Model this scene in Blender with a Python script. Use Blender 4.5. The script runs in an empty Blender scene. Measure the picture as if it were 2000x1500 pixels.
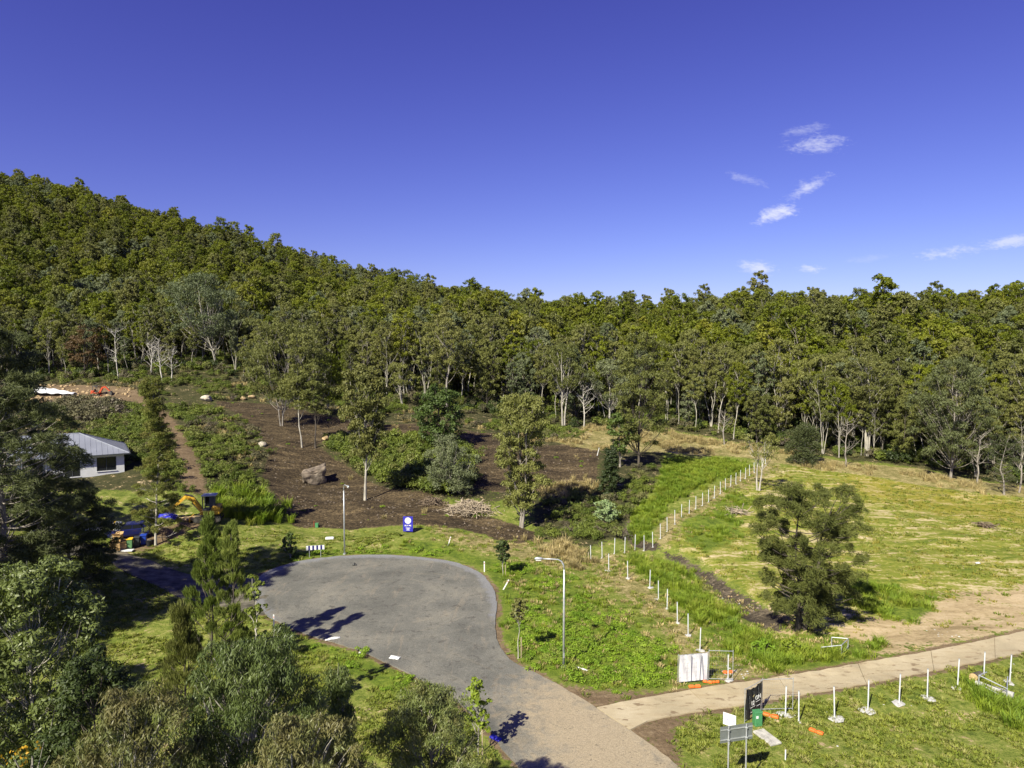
import bpy, math, random
import numpy as np
from mathutils import Vector, Matrix

# ------------------------------------------------------------------ camera, sky, sun, exposure
SC = bpy.context.scene
COL = SC.collection
CAM_Z, PITCH, FPX = 22.0, math.radians(-2.97), 1350.0
cam_d = bpy.data.cameras.new('camera')
cam_d.sensor_width = 36.0
cam_d.lens = 36.0 * FPX / 2000.0
cam_d.clip_start, cam_d.clip_end = 0.5, 9000.0
cam = bpy.data.objects.new('camera', cam_d)
COL.objects.link(cam)
cam.location = (0, 0, CAM_Z)
cam.rotation_euler = (math.pi / 2 + PITCH, 0, 0)
SC.camera = cam

SUN_EL, SUN_AZ = math.radians(41), math.radians(33)      # shadows fall 33 degrees right of straight ahead
sun_dir = Vector((-math.sin(SUN_AZ) * math.cos(SUN_EL), -math.cos(SUN_AZ) * math.cos(SUN_EL), math.sin(SUN_EL)))
sd = bpy.data.lights.new('sun', 'SUN')
sd.energy, sd.angle, sd.color = 5.0, math.radians(0.53), (1.0, 0.95, 0.75)
sun = bpy.data.objects.new('sun', sd)
COL.objects.link(sun)
sun.rotation_euler = sun_dir.to_track_quat('Z', 'Y').to_euler()
sun.location = sun_dir * 300

SC.view_settings.view_transform = 'Standard'
SC.view_settings.look = 'None'
SC.view_settings.exposure = 0.9
SC.view_settings.gamma = 1.0
SC.view_settings.use_curve_mapping = False
SC.cycles.max_bounces = 5
SC.cycles.diffuse_bounces = 2
SC.cycles.glossy_bounces = 2
SC.cycles.transmission_bounces = 4
SC.cycles.transparent_max_bounces = 6
SC.cycles.use_denoising = True


SKY_GAIN = 10.0 / 2 ** SC.view_settings.exposure


class NT:
    """small node-tree writer"""
    def __init__(s, tree):
        s.t = tree
    def n(s, typ, **kw):
        nd = s.t.nodes.new(typ)
        for k, v in kw.items():
            setattr(nd, k, v)
        return nd
    def put(s, sock, v):
        if v is None:
            return
        if isinstance(v, bpy.types.NodeSocket):
            s.t.links.new(v, sock)
        elif isinstance(v, (tuple, list)):
            sock.default_value = tuple(v) + ((1.0,) if len(v) == 3 and len(sock.default_value) == 4 else ())
        else:
            sock.default_value = v
    def math(s, op, a, b=None, c=None, clamp=False):
        m = s.n('ShaderNodeMath', operation=op, use_clamp=clamp)
        for i, v in enumerate((a, b, c)):
            s.put(m.inputs[i], v)
        return m.outputs[0]
    def mix(s, f, a, b, blend='MIX'):
        m = s.n('ShaderNodeMix', data_type='RGBA', blend_type=blend)
        s.put(m.inputs[0], f); s.put(m.inputs[6], a); s.put(m.inputs[7], b)
        return m.outputs[2]
    def noise(s, vec, scale, detail=4.0, rough=0.55, dist=0.0):
        m = s.n('ShaderNodeTexNoise')
        s.put(m.inputs['Vector'], vec); s.put(m.inputs['Scale'], scale)
        s.put(m.inputs['Detail'], detail); s.put(m.inputs['Roughness'], rough); s.put(m.inputs['Distortion'], dist)
        return m.outputs['Fac']
    def step(s, v, lo, hi):
        m = s.n('ShaderNodeMapRange', interpolation_type='SMOOTHSTEP')
        s.put(m.inputs['Value'], v); s.put(m.inputs['From Min'], lo); s.put(m.inputs['From Max'], hi)
        return m.outputs['Result']
    def ramp(s, v, stops):
        m = s.n('ShaderNodeValToRGB')
        els = m.color_ramp.elements
        while len(els) < len(stops):
            els.new(0.5)
        for e, (p, c) in zip(els, stops):
            e.position = p; e.color = tuple(c) + (1.0,)
        s.put(m.inputs[0], v)
        return m.outputs[0]
    def scalevec(s, vec, k):
        m = s.n('ShaderNodeVectorMath', operation='MULTIPLY')
        s.put(m.inputs[0], vec); s.put(m.inputs[1], k)
        return m.outputs[0]


world = bpy.data.worlds.new('World')
SC.world = world
world.use_nodes = True
w = NT(world.node_tree)
w.t.nodes.clear()
sky = w.n('ShaderNodeTexSky', sky_type='NISHITA', sun_disc=False)
sky.sun_elevation = SUN_EL
sky.sun_rotation = math.radians(180 + 33)
sky.altitude, sky.air_density, sky.dust_density, sky.ozone_density = 0, 1.0, 0.3, 3.0
# grade the physical sky a little deeper and more violet-blue, the same way in every direction
sk = w.n('ShaderNodeSeparateColor'); w.put(sk.inputs[0], sky.outputs[0])
cc = w.n('ShaderNodeCombineColor')
for k_, (a_, g_) in enumerate([(1.06, 1.27), (.97, 1.49), (1.36, 1.12)]):
    w.put(cc.inputs[k_], w.math('MULTIPLY', w.math('POWER', w.math('MULTIPLY', sk.outputs[k_], .1), g_), a_ * SKY_GAIN))
col = cc.outputs[0]
tc = w.n('ShaderNodeTexCoord')
sep = w.n('ShaderNodeSeparateXYZ')
w.put(sep.inputs[0], tc.outputs['Generated'])
yy = w.math('MAXIMUM', sep.outputs[1], 0.05)
cu = w.math('DIVIDE', sep.outputs[0], yy)
cv = w.math('DIVIDE', sep.outputs[2], yy)
cmb = w.n('ShaderNodeCombineXYZ')
w.put(cmb.inputs[0], cu); w.put(cmb.inputs[1], w.math('MULTIPLY', cv, 2.6))
w.put(cmb.inputs[2], w.math('MULTIPLY', cu, 0.3))
nz = w.noise(cmb.outputs[0], 26, 8, 0.66, 0.7)
nz2 = w.noise(cmb.outputs[0], 110, 4, 0.6, 0.3)
nz = w.math('ADD', w.math('MULTIPLY', nz, 0.66), w.math('MULTIPLY', nz2, 0.34))
total = None
for (px, py, a, b, th, k) in [(1588, 288, 62, 22, 8, .85), (1560, 262, 46, 12, 12, .5), (1568, 372, 48, 16, 26, .95),
                              (1512, 420, 54, 17, 15, 1.25), (1478, 524, 44, 13, -8, 1.0), (1581, 526, 28, 9, -3, 1.0),
                              (1850, 494, 78, 12, 7, .8), (1968, 474, 95, 15, 8, .9), (1452, 356, 48, 10, -16, .4), (1000 + 700, 505, 60, 9, 8, .2)]:
    u0, v0 = (px - 1000) / FPX, (680 - py) / FPX
    c, s_ = math.cos(math.radians(th)), math.sin(math.radians(th))
    du, dv = w.math('SUBTRACT', cu, u0), w.math('SUBTRACT', cv, v0)
    ea = w.math('MULTIPLY', w.math('MULTIPLY_ADD', du, c, w.math('MULTIPLY', dv, s_)), FPX / a)
    eb = w.math('MULTIPLY', w.math('MULTIPLY_ADD', du, -s_, w.math('MULTIPLY', dv, c)), FPX / b)
    r = w.math('SQRT', w.math('ADD', w.math('POWER', ea, 2.0), w.math('POWER', eb, 2.0)))
    m = w.math('SUBTRACT', w.math('MULTIPLY', nz, 3.8), w.math('ADD', r, 0.98))
    m = w.math('MULTIPLY', w.step(m, -0.15, 1.15), k)
    total = m if total is None else w.math('MAXIMUM', total, m)
col = w.mix(w.math('MULTIPLY', total, 0.62, clamp=True), col, (4.9, 5.0, 5.7))
bg = w.n('ShaderNodeBackground')
w.put(bg.inputs[0], col)
bg.inputs[1].default_value = 0.1
wo = w.n('ShaderNodeOutputWorld')
w.put(wo.inputs[0], bg.outputs[0])

# ------------------------------------------------------------------ numeric helpers
def vnoise(x, y, seed=0):
    x = np.asarray(x, float); y = np.asarray(y, float)
    xi, yi = np.floor(x).astype(np.int64), np.floor(y).astype(np.int64)
    xf, yf = x - xi, y - yi
    def h(a, b):
        n = (a * 374761393 + b * 668265263 + seed * 1442695041) & 0x7fffffff
        n = ((n ^ (n >> 13)) * 1274126177) & 0x7fffffff
        return ((n ^ (n >> 16)) & 0xffff) / 65535.0
    u, v = xf * xf * (3 - 2 * xf), yf * yf * (3 - 2 * yf)
    return (h(xi, yi) * (1 - u) + h(xi + 1, yi) * u) * (1 - v) + (h(xi, yi + 1) * (1 - u) + h(xi + 1, yi + 1) * u) * v

def fbm(x, y, seed=0, oct=4):
    s, a, t = 0, 1.0, 0
    for i in range(oct):
        s = s + a * vnoise(x * 2 ** i, y * 2 ** i, seed + i * 7); t += a; a *= 0.5
    return s / t

def sstep(a, b, x):
    t = np.clip((x - a) / (b - a), 0, 1)
    return t * t * (3 - 2 * t)

CP, SP = math.cos(PITCH), math.sin(PITCH)
def ray(px, py):
    cx, cy = (px - 1000.0) / FPX, -(py - 750.0) / FPX
    return np.array([cx, CP - cy * SP, SP + cy * CP])
def z_at(px, py, Y):                                   # point at distance Y seen at a pixel
    d = ray(px, py); t = Y / d[1]
    return np.array([d[0] * t, Y, CAM_Z + d[2] * t])
def plane0(px, py):
    d = ray(px, py); t = -CAM_Z / d[2]
    return (d[0] * t, d[1] * t)

def seg_dist(poly, X, Y, closed=True):
    best = np.full(np.shape(X), 1e9)
    n = len(poly)
    for i in range(n if closed else n - 1):
        ax, ay = poly[i]; bx, by = poly[(i + 1) % n]
        dx, dy = bx - ax, by - ay
        t = np.clip(((X - ax) * dx + (Y - ay) * dy) / (dx * dx + dy * dy + 1e-9), 0, 1)
        best = np.minimum(best, np.hypot(X - ax - t * dx, Y - ay - t * dy))
    return best
def inside(poly, X, Y):
    r = np.zeros(np.shape(X), bool)
    n = len(poly)
    for i in range(n):
        ax, ay = poly[i]; bx, by = poly[(i + 1) % n]
        if ay == by:
            continue
        r ^= ((ay > Y) != (by > Y)) & (X < (bx - ax) * (Y - ay) / (by - ay) + ax)
    return r
def pmask(poly, X, Y, soft=1.0):
    P_ = np.array(poly); m = np.zeros(np.shape(X))
    sel = (X > P_[:, 0].min() - soft) & (X < P_[:, 0].max() + soft) & (Y > P_[:, 1].min() - soft) & (Y < P_[:, 1].max() + soft)
    if sel.any():
        xs, ys = X[sel], Y[sel]
        d = seg_dist(poly, xs, ys)
        m[sel] = np.clip(0.5 + np.where(inside(poly, xs, ys), d, -d) / (2 * soft), 0, 1)
    return m

# ------------------------------------------------------------------ terrain heights
ROAD_PX = [(1012, 1500), (985, 1470), (962, 1432), (925, 1398), (880, 1362), (830, 1332), (760, 1297), (700, 1270), (640, 1252),
           (590, 1237), (550, 1219), (515, 1197), (497, 1170), (495, 1142), (515, 1120), (560, 1103), (620, 1091), (700, 1085),
           (780, 1086), (860, 1094), (910, 1106), (945, 1126), (964, 1150), (970, 1180), (967, 1212), (972, 1248), (990, 1282),
           (1022, 1304), (1070, 1327), (1112, 1352), (1165, 1384), (1231, 1427), (1290, 1471), (1328, 1502), (1420, 1580), (1600, 1740),
           (2100, 2200), (1700, 2400), (1180, 1740), (1060, 1570)]
ROAD = [plane0(*p) for p in ROAD_PX]
DRIVE_UP = [(1165, 1383), (1220, 1371), (1300, 1357), (1400, 1340), (1500, 1325), (1600, 1310), (1700, 1292), (1800, 1275), (1900, 1255), (2000, 1233), (2250, 1178)]
DRIVE_LO = [(1231, 1426), (1268, 1408), (1345, 1393), (1430, 1381), (1500, 1368), (1600, 1351), (1700, 1334), (1800, 1315), (1900, 1295), (2000, 1274), (2250, 1222)]
DRIVE = [plane0(*p) for p in DRIVE_UP] + [plane0(*p) for p in DRIVE_LO[::-1]]

ctl = [(600, 1030, 82), (700, 1050, 78.5), (713, 978, 92), (612, 945, 100), (550, 833, 125), (430, 785, 145), (400, 1015, 77), (250, 1068, 70), (180, 925, 90),
       (60, 940, 84), (330, 900, 95), (330, 830, 118), (240, 772, 145), (100, 772, 145), (100, 738, 166), (425, 717, 172), (560, 745, 170),
       (700, 785, 160), (790, 790, 152), (860, 870, 118), (885, 960, 96), (1000, 900, 110), (1130, 900, 112), (1017, 1030, 84),
       (797, 1038, 79), (1187, 963, 97), (960, 810, 150), (1120, 828, 150), (1250, 905, 112), (1300, 846, 142), (1480, 957, 102),
       (1400, 885, 128), (1700, 893, 132), (1560, 880, 132), (1850, 933, 117), (2000, 955, 112), (1700, 1000, 93), (1562, 1228, 54.3),
       (1235, 1078, 74.5), (1300, 1045, 80), (1400, 970, 97), (2000, 1100, 71), (1800, 1150, 63.2), (2000, 1250, 52.2), (1300, 1187, 58.4), (1365, 1275, 49.9),
       (0, 1060, 62), (-200, 1000, 72), (2250, 1000, 100), (2250, 1150, 63), (-400, 780, 130), (-400, 900, 90),
       # the wooded hill
       (-200, 560, 300), (0, 575, 300), (320, 615, 290), (640, 665, 275), (880, 690, 250), (1100, 715, 235), (1400, 715, 225), (1700, 715, 222), (2000, 705, 222), (2300, 690, 225),
       (-400, 340, 520), (-200, 378, 500), (0, 402, 470), (100, 405, 465), (320, 470, 440), (520, 526, 425), (640, 560, 415), (760, 592, 400), (880, 624, 385), (1000, 653, 375), (1100, 670, 365), (1400, 662, 350), (1700, 664, 340),
       (2000, 655, 340), (2400, 625, 350)]
C3 = [z_at(*c) for c in ctl]
for (x, y) in ROAD[:30] + [(-10, 60), (-8, 50), (0, 40), (5, 20), (-20, 40), (-30, 30), (-35, 50), (-20, 50), (20, 30), (40, 35), (0, 0), (-40, 0), (40, 0), (-20, 15), (20, 10)]:
    C3.append((x, y, 0.0))
for (px, Y) in [(-300, 700), (0, 640), (320, 600), (640, 580), (900, 560), (1200, 540), (1500, 520), (1800, 520), (2300, 560)]:
    base = {-300: 330, 0: 387, 320: 455, 640: 545, 900: 610, 1200: 645, 1500: 637, 1800: 637, 2300: 605}[px]
    q = z_at(px, base, 450 if px < 600 else 370)
    C3.append((px / 1350.0 * Y - 1000 / 1350.0 * Y, Y, q[2] - 25))
C3 = np.array(C3)
TS = 100.0
def _phi(r2):
    return 0.5 * r2 * np.log(r2 + 1e-12)
nC = len(C3)
cxy = C3[:, :2] / TS
d2 = ((cxy[:, None] - cxy[None]) ** 2).sum(-1)
Am = np.zeros((nC + 3, nC + 3))
Am[:nC, :nC] = _phi(d2) + np.eye(nC) * 2e-4
Am[:nC, nC] = 1; Am[:nC, nC + 1:] = cxy
Am[nC, :nC] = 1; Am[nC + 1:, :nC] = cxy.T
sol = np.linalg.solve(Am, np.concatenate([C3[:, 2], np.zeros(3)]))
def tps(X, Y):
    X = np.asarray(X, float); Y = np.asarray(Y, float)
    x, y = X.ravel() / TS, Y.ravel() / TS
    out = sol[nC] + sol[nC + 1] * x + sol[nC + 2] * y
    for i in range(nC):
        out = out + sol[i] * _phi((x - cxy[i, 0]) ** 2 + (y - cxy[i, 1]) ** 2)
    return out.reshape(X.shape)

def axis(lo, hi, step, far_lo, far_hi, grow=1.12):
    a = list(np.arange(lo, hi + 1e-6, step))
    s = step; v = a[-1]
    while v < far_hi:
        s *= grow; v += s; a.append(v)
    s = step; v = a[0]
    while v > far_lo:
        s *= grow; v -= s; a.insert(0, v)
    return np.array(a)
GX = axis(-78, 84, 0.5, -3500, 3500)
GY = axis(14, 150, 0.5, -1500, 5000, 1.07)
XX, YY = np.meshgrid(GX, GY)
cxx, cyy = np.clip(XX, -480, 420), np.clip(YY, -40, 640)
ZZ = tps(cxx, cyy)
ZZ = np.where(YY < 14, ZZ * sstep(-30, 14, YY), ZZ)
ZZ = np.where(YY > 640, ZZ * (1 - 0.9 * sstep(640, 1600, YY)), ZZ)
lump = (fbm(XX / 9, YY / 9, 3) - .5) * 0.9 + (fbm(XX / 2.2, YY / 2.2, 11) - .5) * 0.28
rd = np.minimum(seg_dist(ROAD, XX, YY), seg_dist(DRIVE, XX, YY))
rin = inside(ROAD, XX, YY) | inside(DRIVE, XX, YY)
rd = np.where(rin, 0, rd)
ZZ = ZZ + lump * sstep(0.3, 6, rd) * np.where(YY < 75, 0.55, 1.0)
flat = 1 - sstep(0.2, 5.0, rd)
ZZ = ZZ * (1 - flat * np.where(inside(DRIVE, XX, YY) & (XX > 15), 0.85, 1.0))
GULLY_PX = [(1215, 1035), (1262, 1066), (1310, 1082), (1352, 1103), (1395, 1130), (1440, 1162), (1490, 1195), (1530, 1222)]
GULLY = [plane0(*p) for p in GULLY_PX]
ZZ -= 0.7 * np.exp(-(seg_dist(GULLY, XX, YY, False) / 1.6) ** 2)
ZZ -= 0.05 * rin

def H(x, y):
    x = np.asarray(x, float); y = np.asarray(y, float)
    i = np.clip(np.searchsorted(GX, x) - 1, 0, len(GX) - 2); j = np.clip(np.searchsorted(GY, y) - 1, 0, len(GY) - 2)
    u = (x - GX[i]) / (GX[i + 1] - GX[i]); v = (y - GY[j]) / (GY[j + 1] - GY[j])
    return (ZZ[j, i] * (1 - u) + ZZ[j, i + 1] * u) * (1 - v) + (ZZ[j + 1, i] * (1 - u) + ZZ[j + 1, i + 1] * u) * v

_ys = np.concatenate([np.arange(14, 150, 0.1), np.arange(150, 620, 0.5)])
def P(px, py):                                        # where the sight line through a photo point meets the ground
    d = ray(px, py); t = _ys / d[1]
    zs = CAM_Z + d[2] * t
    below = zs < H(d[0] * t, _ys)
    k = int(np.argmax(below)) if below.any() else len(_ys) - 1
    x, y = d[0] * t[k], _ys[k]
    return Vector((x, y, float(H(x, y))))
def XY(pts):
    return [tuple(P(*p)[:2]) for p in pts]
def G(x, y, dz=0.0):
    return Vector((x, y, float(H(x, y)) + dz))
def px_m(loc):                                        # photo pixels per metre there
    return FPX / loc[1]

# ------------------------------------------------------------------ materials
def new_mat(name):
    m = bpy.data.materials.new(name)
    m.use_nodes = True
    t = NT(m.node_tree)
    t.t.nodes.clear()
    out = t.n('ShaderNodeOutputMaterial')
    return m, t, out

def plain(name, col, rough=0.6, metal=0.0, var=0.12, scale=6.0, bump=0.0, dirt=None, spec=0.4, stretch=(1, 1, 1)):
    m, t, out = new_mat(name)
    tcn = t.n('ShaderNodeTexCoord')
    v = t.scalevec(tcn.outputs['Object'], stretch)
    n1 = t.noise(v, scale, 5, 0.6)
    dark = tuple(max(0, c * (1 - 2.2 * var)) for c in col); lite = tuple(min(1, c * (1 + 1.2 * var)) for c in col)
    c = t.mix(t.step(n1, 0.3, 0.7), dark, lite)
    if dirt:
        n2 = t.noise(v, scale * 0.45, 6, 0.7)
        c = t.mix(t.step(n2, 0.52, 0.72), c, dirt)
    b = t.n('ShaderNodeBsdfPrincipled')
    t.put(b.inputs['Base Color'], c)
    t.put(b.inputs['Roughness'], t.math('MULTIPLY_ADD', n1, 0.25, rough - 0.12))
    b.inputs['Metallic'].default_value = metal
    b.inputs['Specular IOR Level'].default_value = spec
    if bump:
        bp = t.n('ShaderNodeBump'); bp.inputs['Strength'].default_value = bump; bp.inputs['Distance'].default_value = 0.05
        t.put(bp.inputs['Height'], t.noise(v, scale * 2.5, 6, 0.65))
        t.put(b.inputs['Normal'], bp.outputs[0])
    t.put(out.inputs[0], b.outputs[0])
    return m

def leaf(name, a, b, c=None, trans=0.25, rough=0.55, spec=0.25, varscale=0.35):
    """foliage: the tone wanders between a and b from plant to plant and from spray to spray, with a third tint c here and there"""
    m, t, out = new_mat(name)
    oi = t.n('ShaderNodeObjectInfo')
    geo = t.n('ShaderNodeNewGeometry')
    n1 = t.noise(geo.outputs['Position'], varscale, 3, 0.6)
    f = t.math('ADD', t.math('MULTIPLY', oi.outputs['Random'], 0.6), t.math('MULTIPLY', t.math('SUBTRACT', n1, 0.3), 1.0))
    colr = t.mix(t.step(f, 0.05, 0.95), a, b)
    n2 = t.noise(geo.outputs['Position'], varscale * 9, 2, 0.6)
    colr = t.mix(t.math('MULTIPLY', t.step(n2, 0.35, 0.75), 0.55), colr, t.mix(1.0, colr, (1.5, 1.42, 1.25), 'MULTIPLY'))
    if c:
        r2 = t.math('FRACT', t.math('MULTIPLY', oi.outputs['Random'], 7.31))
        n3 = t.noise(geo.outputs['Position'], varscale * 2.3, 2, 0.5)
        g = t.math('ADD', t.math('MULTIPLY', r2, 0.5), t.math('MULTIPLY', n3, 0.7))
        colr = t.mix(t.math('MULTIPLY', t.step(g, 0.62, 0.95), 0.8), colr, c)
    p = t.n('ShaderNodeBsdfPrincipled')
    t.put(p.inputs['Base Color'], colr)
    p.inputs['Roughness'].default_value = rough
    p.inputs['Specular IOR Level'].default_value = spec
    tr = t.n('ShaderNodeBsdfTranslucent')
    t.put(tr.inputs[0], t.mix(1.0, colr, (1.25, 1.3, 0.7), 'MULTIPLY'))
    mx = t.n('ShaderNodeMixShader')
    mx.inputs[0].default_value = trans
    t.put(mx.inputs[1], p.outputs[0]); t.put(mx.inputs[2], tr.outputs[0])
    t.put(out.inputs[0], mx.outputs[0])
    return m

M = {}
M['gum_leaf'] = leaf('gum_leaf', (.092, .104, .028), (.168, .176, .050), (.165, .160, .050))
M['forest_leaf'] = leaf('forest_leaf', (.075, .096, .007), (.158, .182, .012), (.170, .172, .024), varscale=.05)
M['forest_dark'] = leaf('forest_dark', (.056, .068, .012), (.105, .118, .022), None, varscale=.05)
M['forest_gold'] = leaf('forest_gold', (.112, .126, .013), (.190, .192, .022), None, varscale=.05)
M['grey_leaf'] = leaf('grey_leaf', (.095, .118, .058), (.160, .180, .095), None)
M['dark_leaf'] = leaf('dark_leaf', (.026, .040, .012), (.055, .080, .018), None, spec=.35)
M['round_leaf'] = leaf('round_leaf', (.045, .075, .016), (.085, .125, .026), None, spec=.35)
M['she_oak_leaf'] = leaf('she_oak_leaf', (.072, .088, .024), (.130, .142, .042), (.14, .12, .045), trans=.2, spec=.1)
M['she_oak_dark'] = leaf('she_oak_dark', (.048, .062, .026), (.095, .110, .045), None, trans=.2, spec=.2)
M['young_oak_leaf'] = leaf('young_oak_leaf', (.105, .145, .030), (.165, .200, .050), (.17, .15, .05), trans=.3, spec=.1)
M['near_gum_leaf'] = leaf('near_gum_leaf', (.062, .090, .024), (.150, .180, .060), (.15, .125, .05), varscale=.7, trans=.18, rough=.45, spec=.3)
M['near_broad_leaf'] = leaf('near_broad_leaf', (.050, .078, .020), (.125, .155, .045), None, varscale=.9, rough=.42, spec=.35)
M['brown_leaf'] = leaf('brown_leaf', (.085, .055, .028), (.13, .085, .040), None)
M['weed_leaf'] = leaf('weed_leaf', (.120, .205, .018), (.215, .315, .028), (.26, .28, .07), varscale=.25, spec=.2)
M['scrub_leaf'] = leaf('scrub_leaf', (.075, .105, .018), (.150, .185, .032), (.19, .175, .075), varscale=.12)
M['scrub_dull'] = leaf('scrub_dull', (.075, .072, .038), (.135, .125, .065), (.12, .095, .08), varscale=.12, trans=.1)
M['long_grass'] = leaf('long_grass', (.115, .185, .018), (.205, .265, .026), (.24, .25, .04), varscale=.16, spec=.2)
M['lawn_blade'] = leaf('lawn_blade', (.125, .165, .022), (.215, .235, .040), (.30, .27, .11), varscale=.3, spec=.2)
M['gold_blade'] = leaf('gold_blade', (.18, .18, .03), (.26, .225, .045), (.18, .19, .03), varscale=.2, spec=.2)
M['straw'] = leaf('straw', (.27, .22, .10), (.42, .34, .17), (.20, .17, .07), varscale=.2, trans=.2)
M['white_flower'] = leaf('white_flower', (.17, .25, .10), (.36, .42, .25), None, varscale=1.2)
M['yellow_leaf'] = leaf('yellow_leaf', (.33, .21, .015), (.46, .27, .02), None, varscale=1.2)
M['lime_leaf'] = leaf('lime_leaf', (.13, .19, .018), (.20, .25, .028), None, varscale=1.2)
M['pale_bark'] = plain('pale_bark', (.40, .37, .32), .85, var=.2, scale=1.6, bump=.4, dirt=(.20, .16, .13), stretch=(1, 1, .35))
M['grey_bark'] = plain('grey_bark', (.27, .24, .21), .9, var=.22, scale=2.2, bump=.5, dirt=(.10, .08, .065), stretch=(1, 1, .3))
M['dark_bark'] = plain('dark_bark', (.085, .070, .058), .9, var=.25, scale=3, bump=.6, stretch=(1, 1, .3))
M['dead_wood'] = plain('dead_wood', (.48, .45, .40), .9, var=.18, scale=2.0, bump=.3, stretch=(1, 1, .4))

# ------------------------------------------------------------------ mesh helpers
def mesh_np(name, V, F, mats, midx=None, smooth=False):
    V = np.asarray(V, np.float32); F = np.asarray(F, np.int32)
    me = bpy.data.meshes.new(name)
    k = F.shape[1]
    me.vertices.add(len(V)); me.vertices.foreach_set('co', V.ravel())
    me.loops.add(F.size); me.loops.foreach_set('vertex_index', F.ravel())
    me.polygons.add(len(F))
    me.polygons.foreach_set('loop_start', np.arange(0, F.size, k, dtype=np.int32))
    if midx is not None:
        me.polygons.foreach_set('material_index', np.asarray(midx, np.int32))
    if smooth:
        me.polygons.foreach_set('use_smooth', np.ones(len(F), bool))
    for m in mats:
        me.materials.append(m)
    me.update(calc_edges=True)
    return me

class MB:
    """collects boxes, tubes and prisms; build() links them as one mesh object"""
    def __init__(s):
        s.v, s.f = [], []
    def add(s, vs, fs):
        o = len(s.v)
        s.v += [tuple(v) for v in vs]
        s.f += [tuple(i + o for i in f) for f in fs]
        return s
    def box(s, c, d, rz=0.0, rx=0.0, ry=0.0, bev=0.0, taper=1.0):
        x, y, z = d[0] / 2, d[1] / 2, d[2] / 2
        b = min(bev, x * .45, y * .45, z * .45)
        R = Matrix.Rotation(rz, 3, 'Z') @ Matrix.Rotation(ry, 3, 'Y') @ Matrix.Rotation(rx, 3, 'X')
        def ringpts(hx, hy, zz):
            if b <= 0:
                return [(-hx, -hy, zz), (hx, -hy, zz), (hx, hy, zz), (-hx, hy, zz)]
            return [(-hx + b, -hy, zz), (hx - b, -hy, zz), (hx, -hy + b, zz), (hx, hy - b, zz), (hx - b, hy, zz), (-hx + b, hy, zz), (-hx, hy - b, zz), (-hx, -hy + b, zz)]
        rows = [ringpts(x, y, -z), ringpts(x * taper, y * taper, z)] if b <= 0 else \
               [ringpts(x - b, y - b, -z), ringpts(x, y, -z + b), ringpts(x * taper, y * taper, z - b), ringpts(x * taper - b, y * taper - b, z)]
        n = len(rows[0]); vs = []; fs = []
        for r in rows:
            vs += [tuple(R @ Vector(p) + Vector(c)) for p in r]
        for k in range(len(rows) - 1):
            for i in range(n):
                fs.append((k * n + i, k * n + (i + 1) % n, (k + 1) * n + (i + 1) % n, (k + 1) * n + i))
        fs.append(tuple(range(n - 1, -1, -1))); fs.append(tuple(range((len(rows) - 1) * n, len(rows) * n)))
        return s.add(vs, fs)
    def tube(s, path, rad, n=8, cap=True):
        path = [Vector(p) for p in path]
        rads = rad if isinstance(rad, (list, tuple)) else [rad] * len(path)
        vs, fs = [], []
        up = None
        for i, p in enumerate(path):
            t = (path[min(i + 1, len(path) - 1)] - path[max(i - 1, 0)]).normalized()
            if up is None:
                up = Vector((1, 0, 0)) if abs(t.x) < .9 else Vector((0, 1, 0))
            a = (up - t * up.dot(t)).normalized(); up = a
            b = t.cross(a)
            for k in range(n):
                th = 2 * math.pi * k / n
                vs.append(p + (a * math.cos(th) + b * math.sin(th)) * rads[i])
        for i in range(len(path) - 1):
            for k in range(n):
                fs.append((i * n + k, i * n + (k + 1) % n, (i + 1) * n + (k + 1) % n, (i + 1) * n + k))
        if cap:
            fs.append(tuple(range(n - 1, -1, -1))); fs.append(tuple(range((len(path) - 1) * n, len(path) * n)))
        return s.add(vs, fs)
    def prism(s, prof, y0, y1, shift=0.0):            # profile in x,z pulled along y
        n = len(prof)
        vs = [(x, y0, z) for x, z in prof] + [(x + shift, y1, z) for x, z in prof]
        fs = [(i, (i + 1) % n, n + (i + 1) % n, n + i) for i in range(n)]
        fs += [tuple(range(n - 1, -1, -1)), tuple(range(n, 2 * n))]
        return s.add(vs, fs)
    def mesh(s, name, mat, smooth=False):
        me = bpy.data.meshes.new(name)
        me.from_pydata(s.v, [], s.f)
        me.materials.append(M[mat] if isinstance(mat, str) else mat)
        if smooth:
            me.polygons.foreach_set('use_smooth', [True] * len(me.polygons))
        me.update()
        return me
    def build(s, name, mat, parent=None, smooth=False):
        return link(name, s.mesh(name, mat, smooth), parent)

def link(name, me, parent=None):
    o = bpy.data.objects.new(name, me)
    COL.objects.link(o)
    if parent is not None:
        o.parent = parent
    return o
def tag(o, label=None, cat=None, group=None, kind=None):
    for k, v in (('label', label), ('category', cat), ('group', group), ('kind', kind)):
        if v:
            o[k] = v
    return o
def thing(name, label, cat, loc, rotz=0.0, group=None):
    o = link(name, None)
    o.location = loc; o.rotation_euler = (0, 0, rotz)
    o.empty_display_size = 0.3
    return tag(o, label, cat, group)
def copy_tree(o, loc, rotz, label, group=None, scale=1.0):
    c = o.copy(); COL.objects.link(c)
    c.location = loc; c.rotation_euler = (0, 0, rotz)
    c.scale = (scale,) * 3 if not isinstance(scale, tuple) else scale
    tag(c, label, None, group)
    for ch in o.children:
        k = ch.copy(); COL.objects.link(k); k.parent = c
        for g in ch.children:
            q = g.copy(); COL.objects.link(q); q.parent = k
    return c

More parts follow.
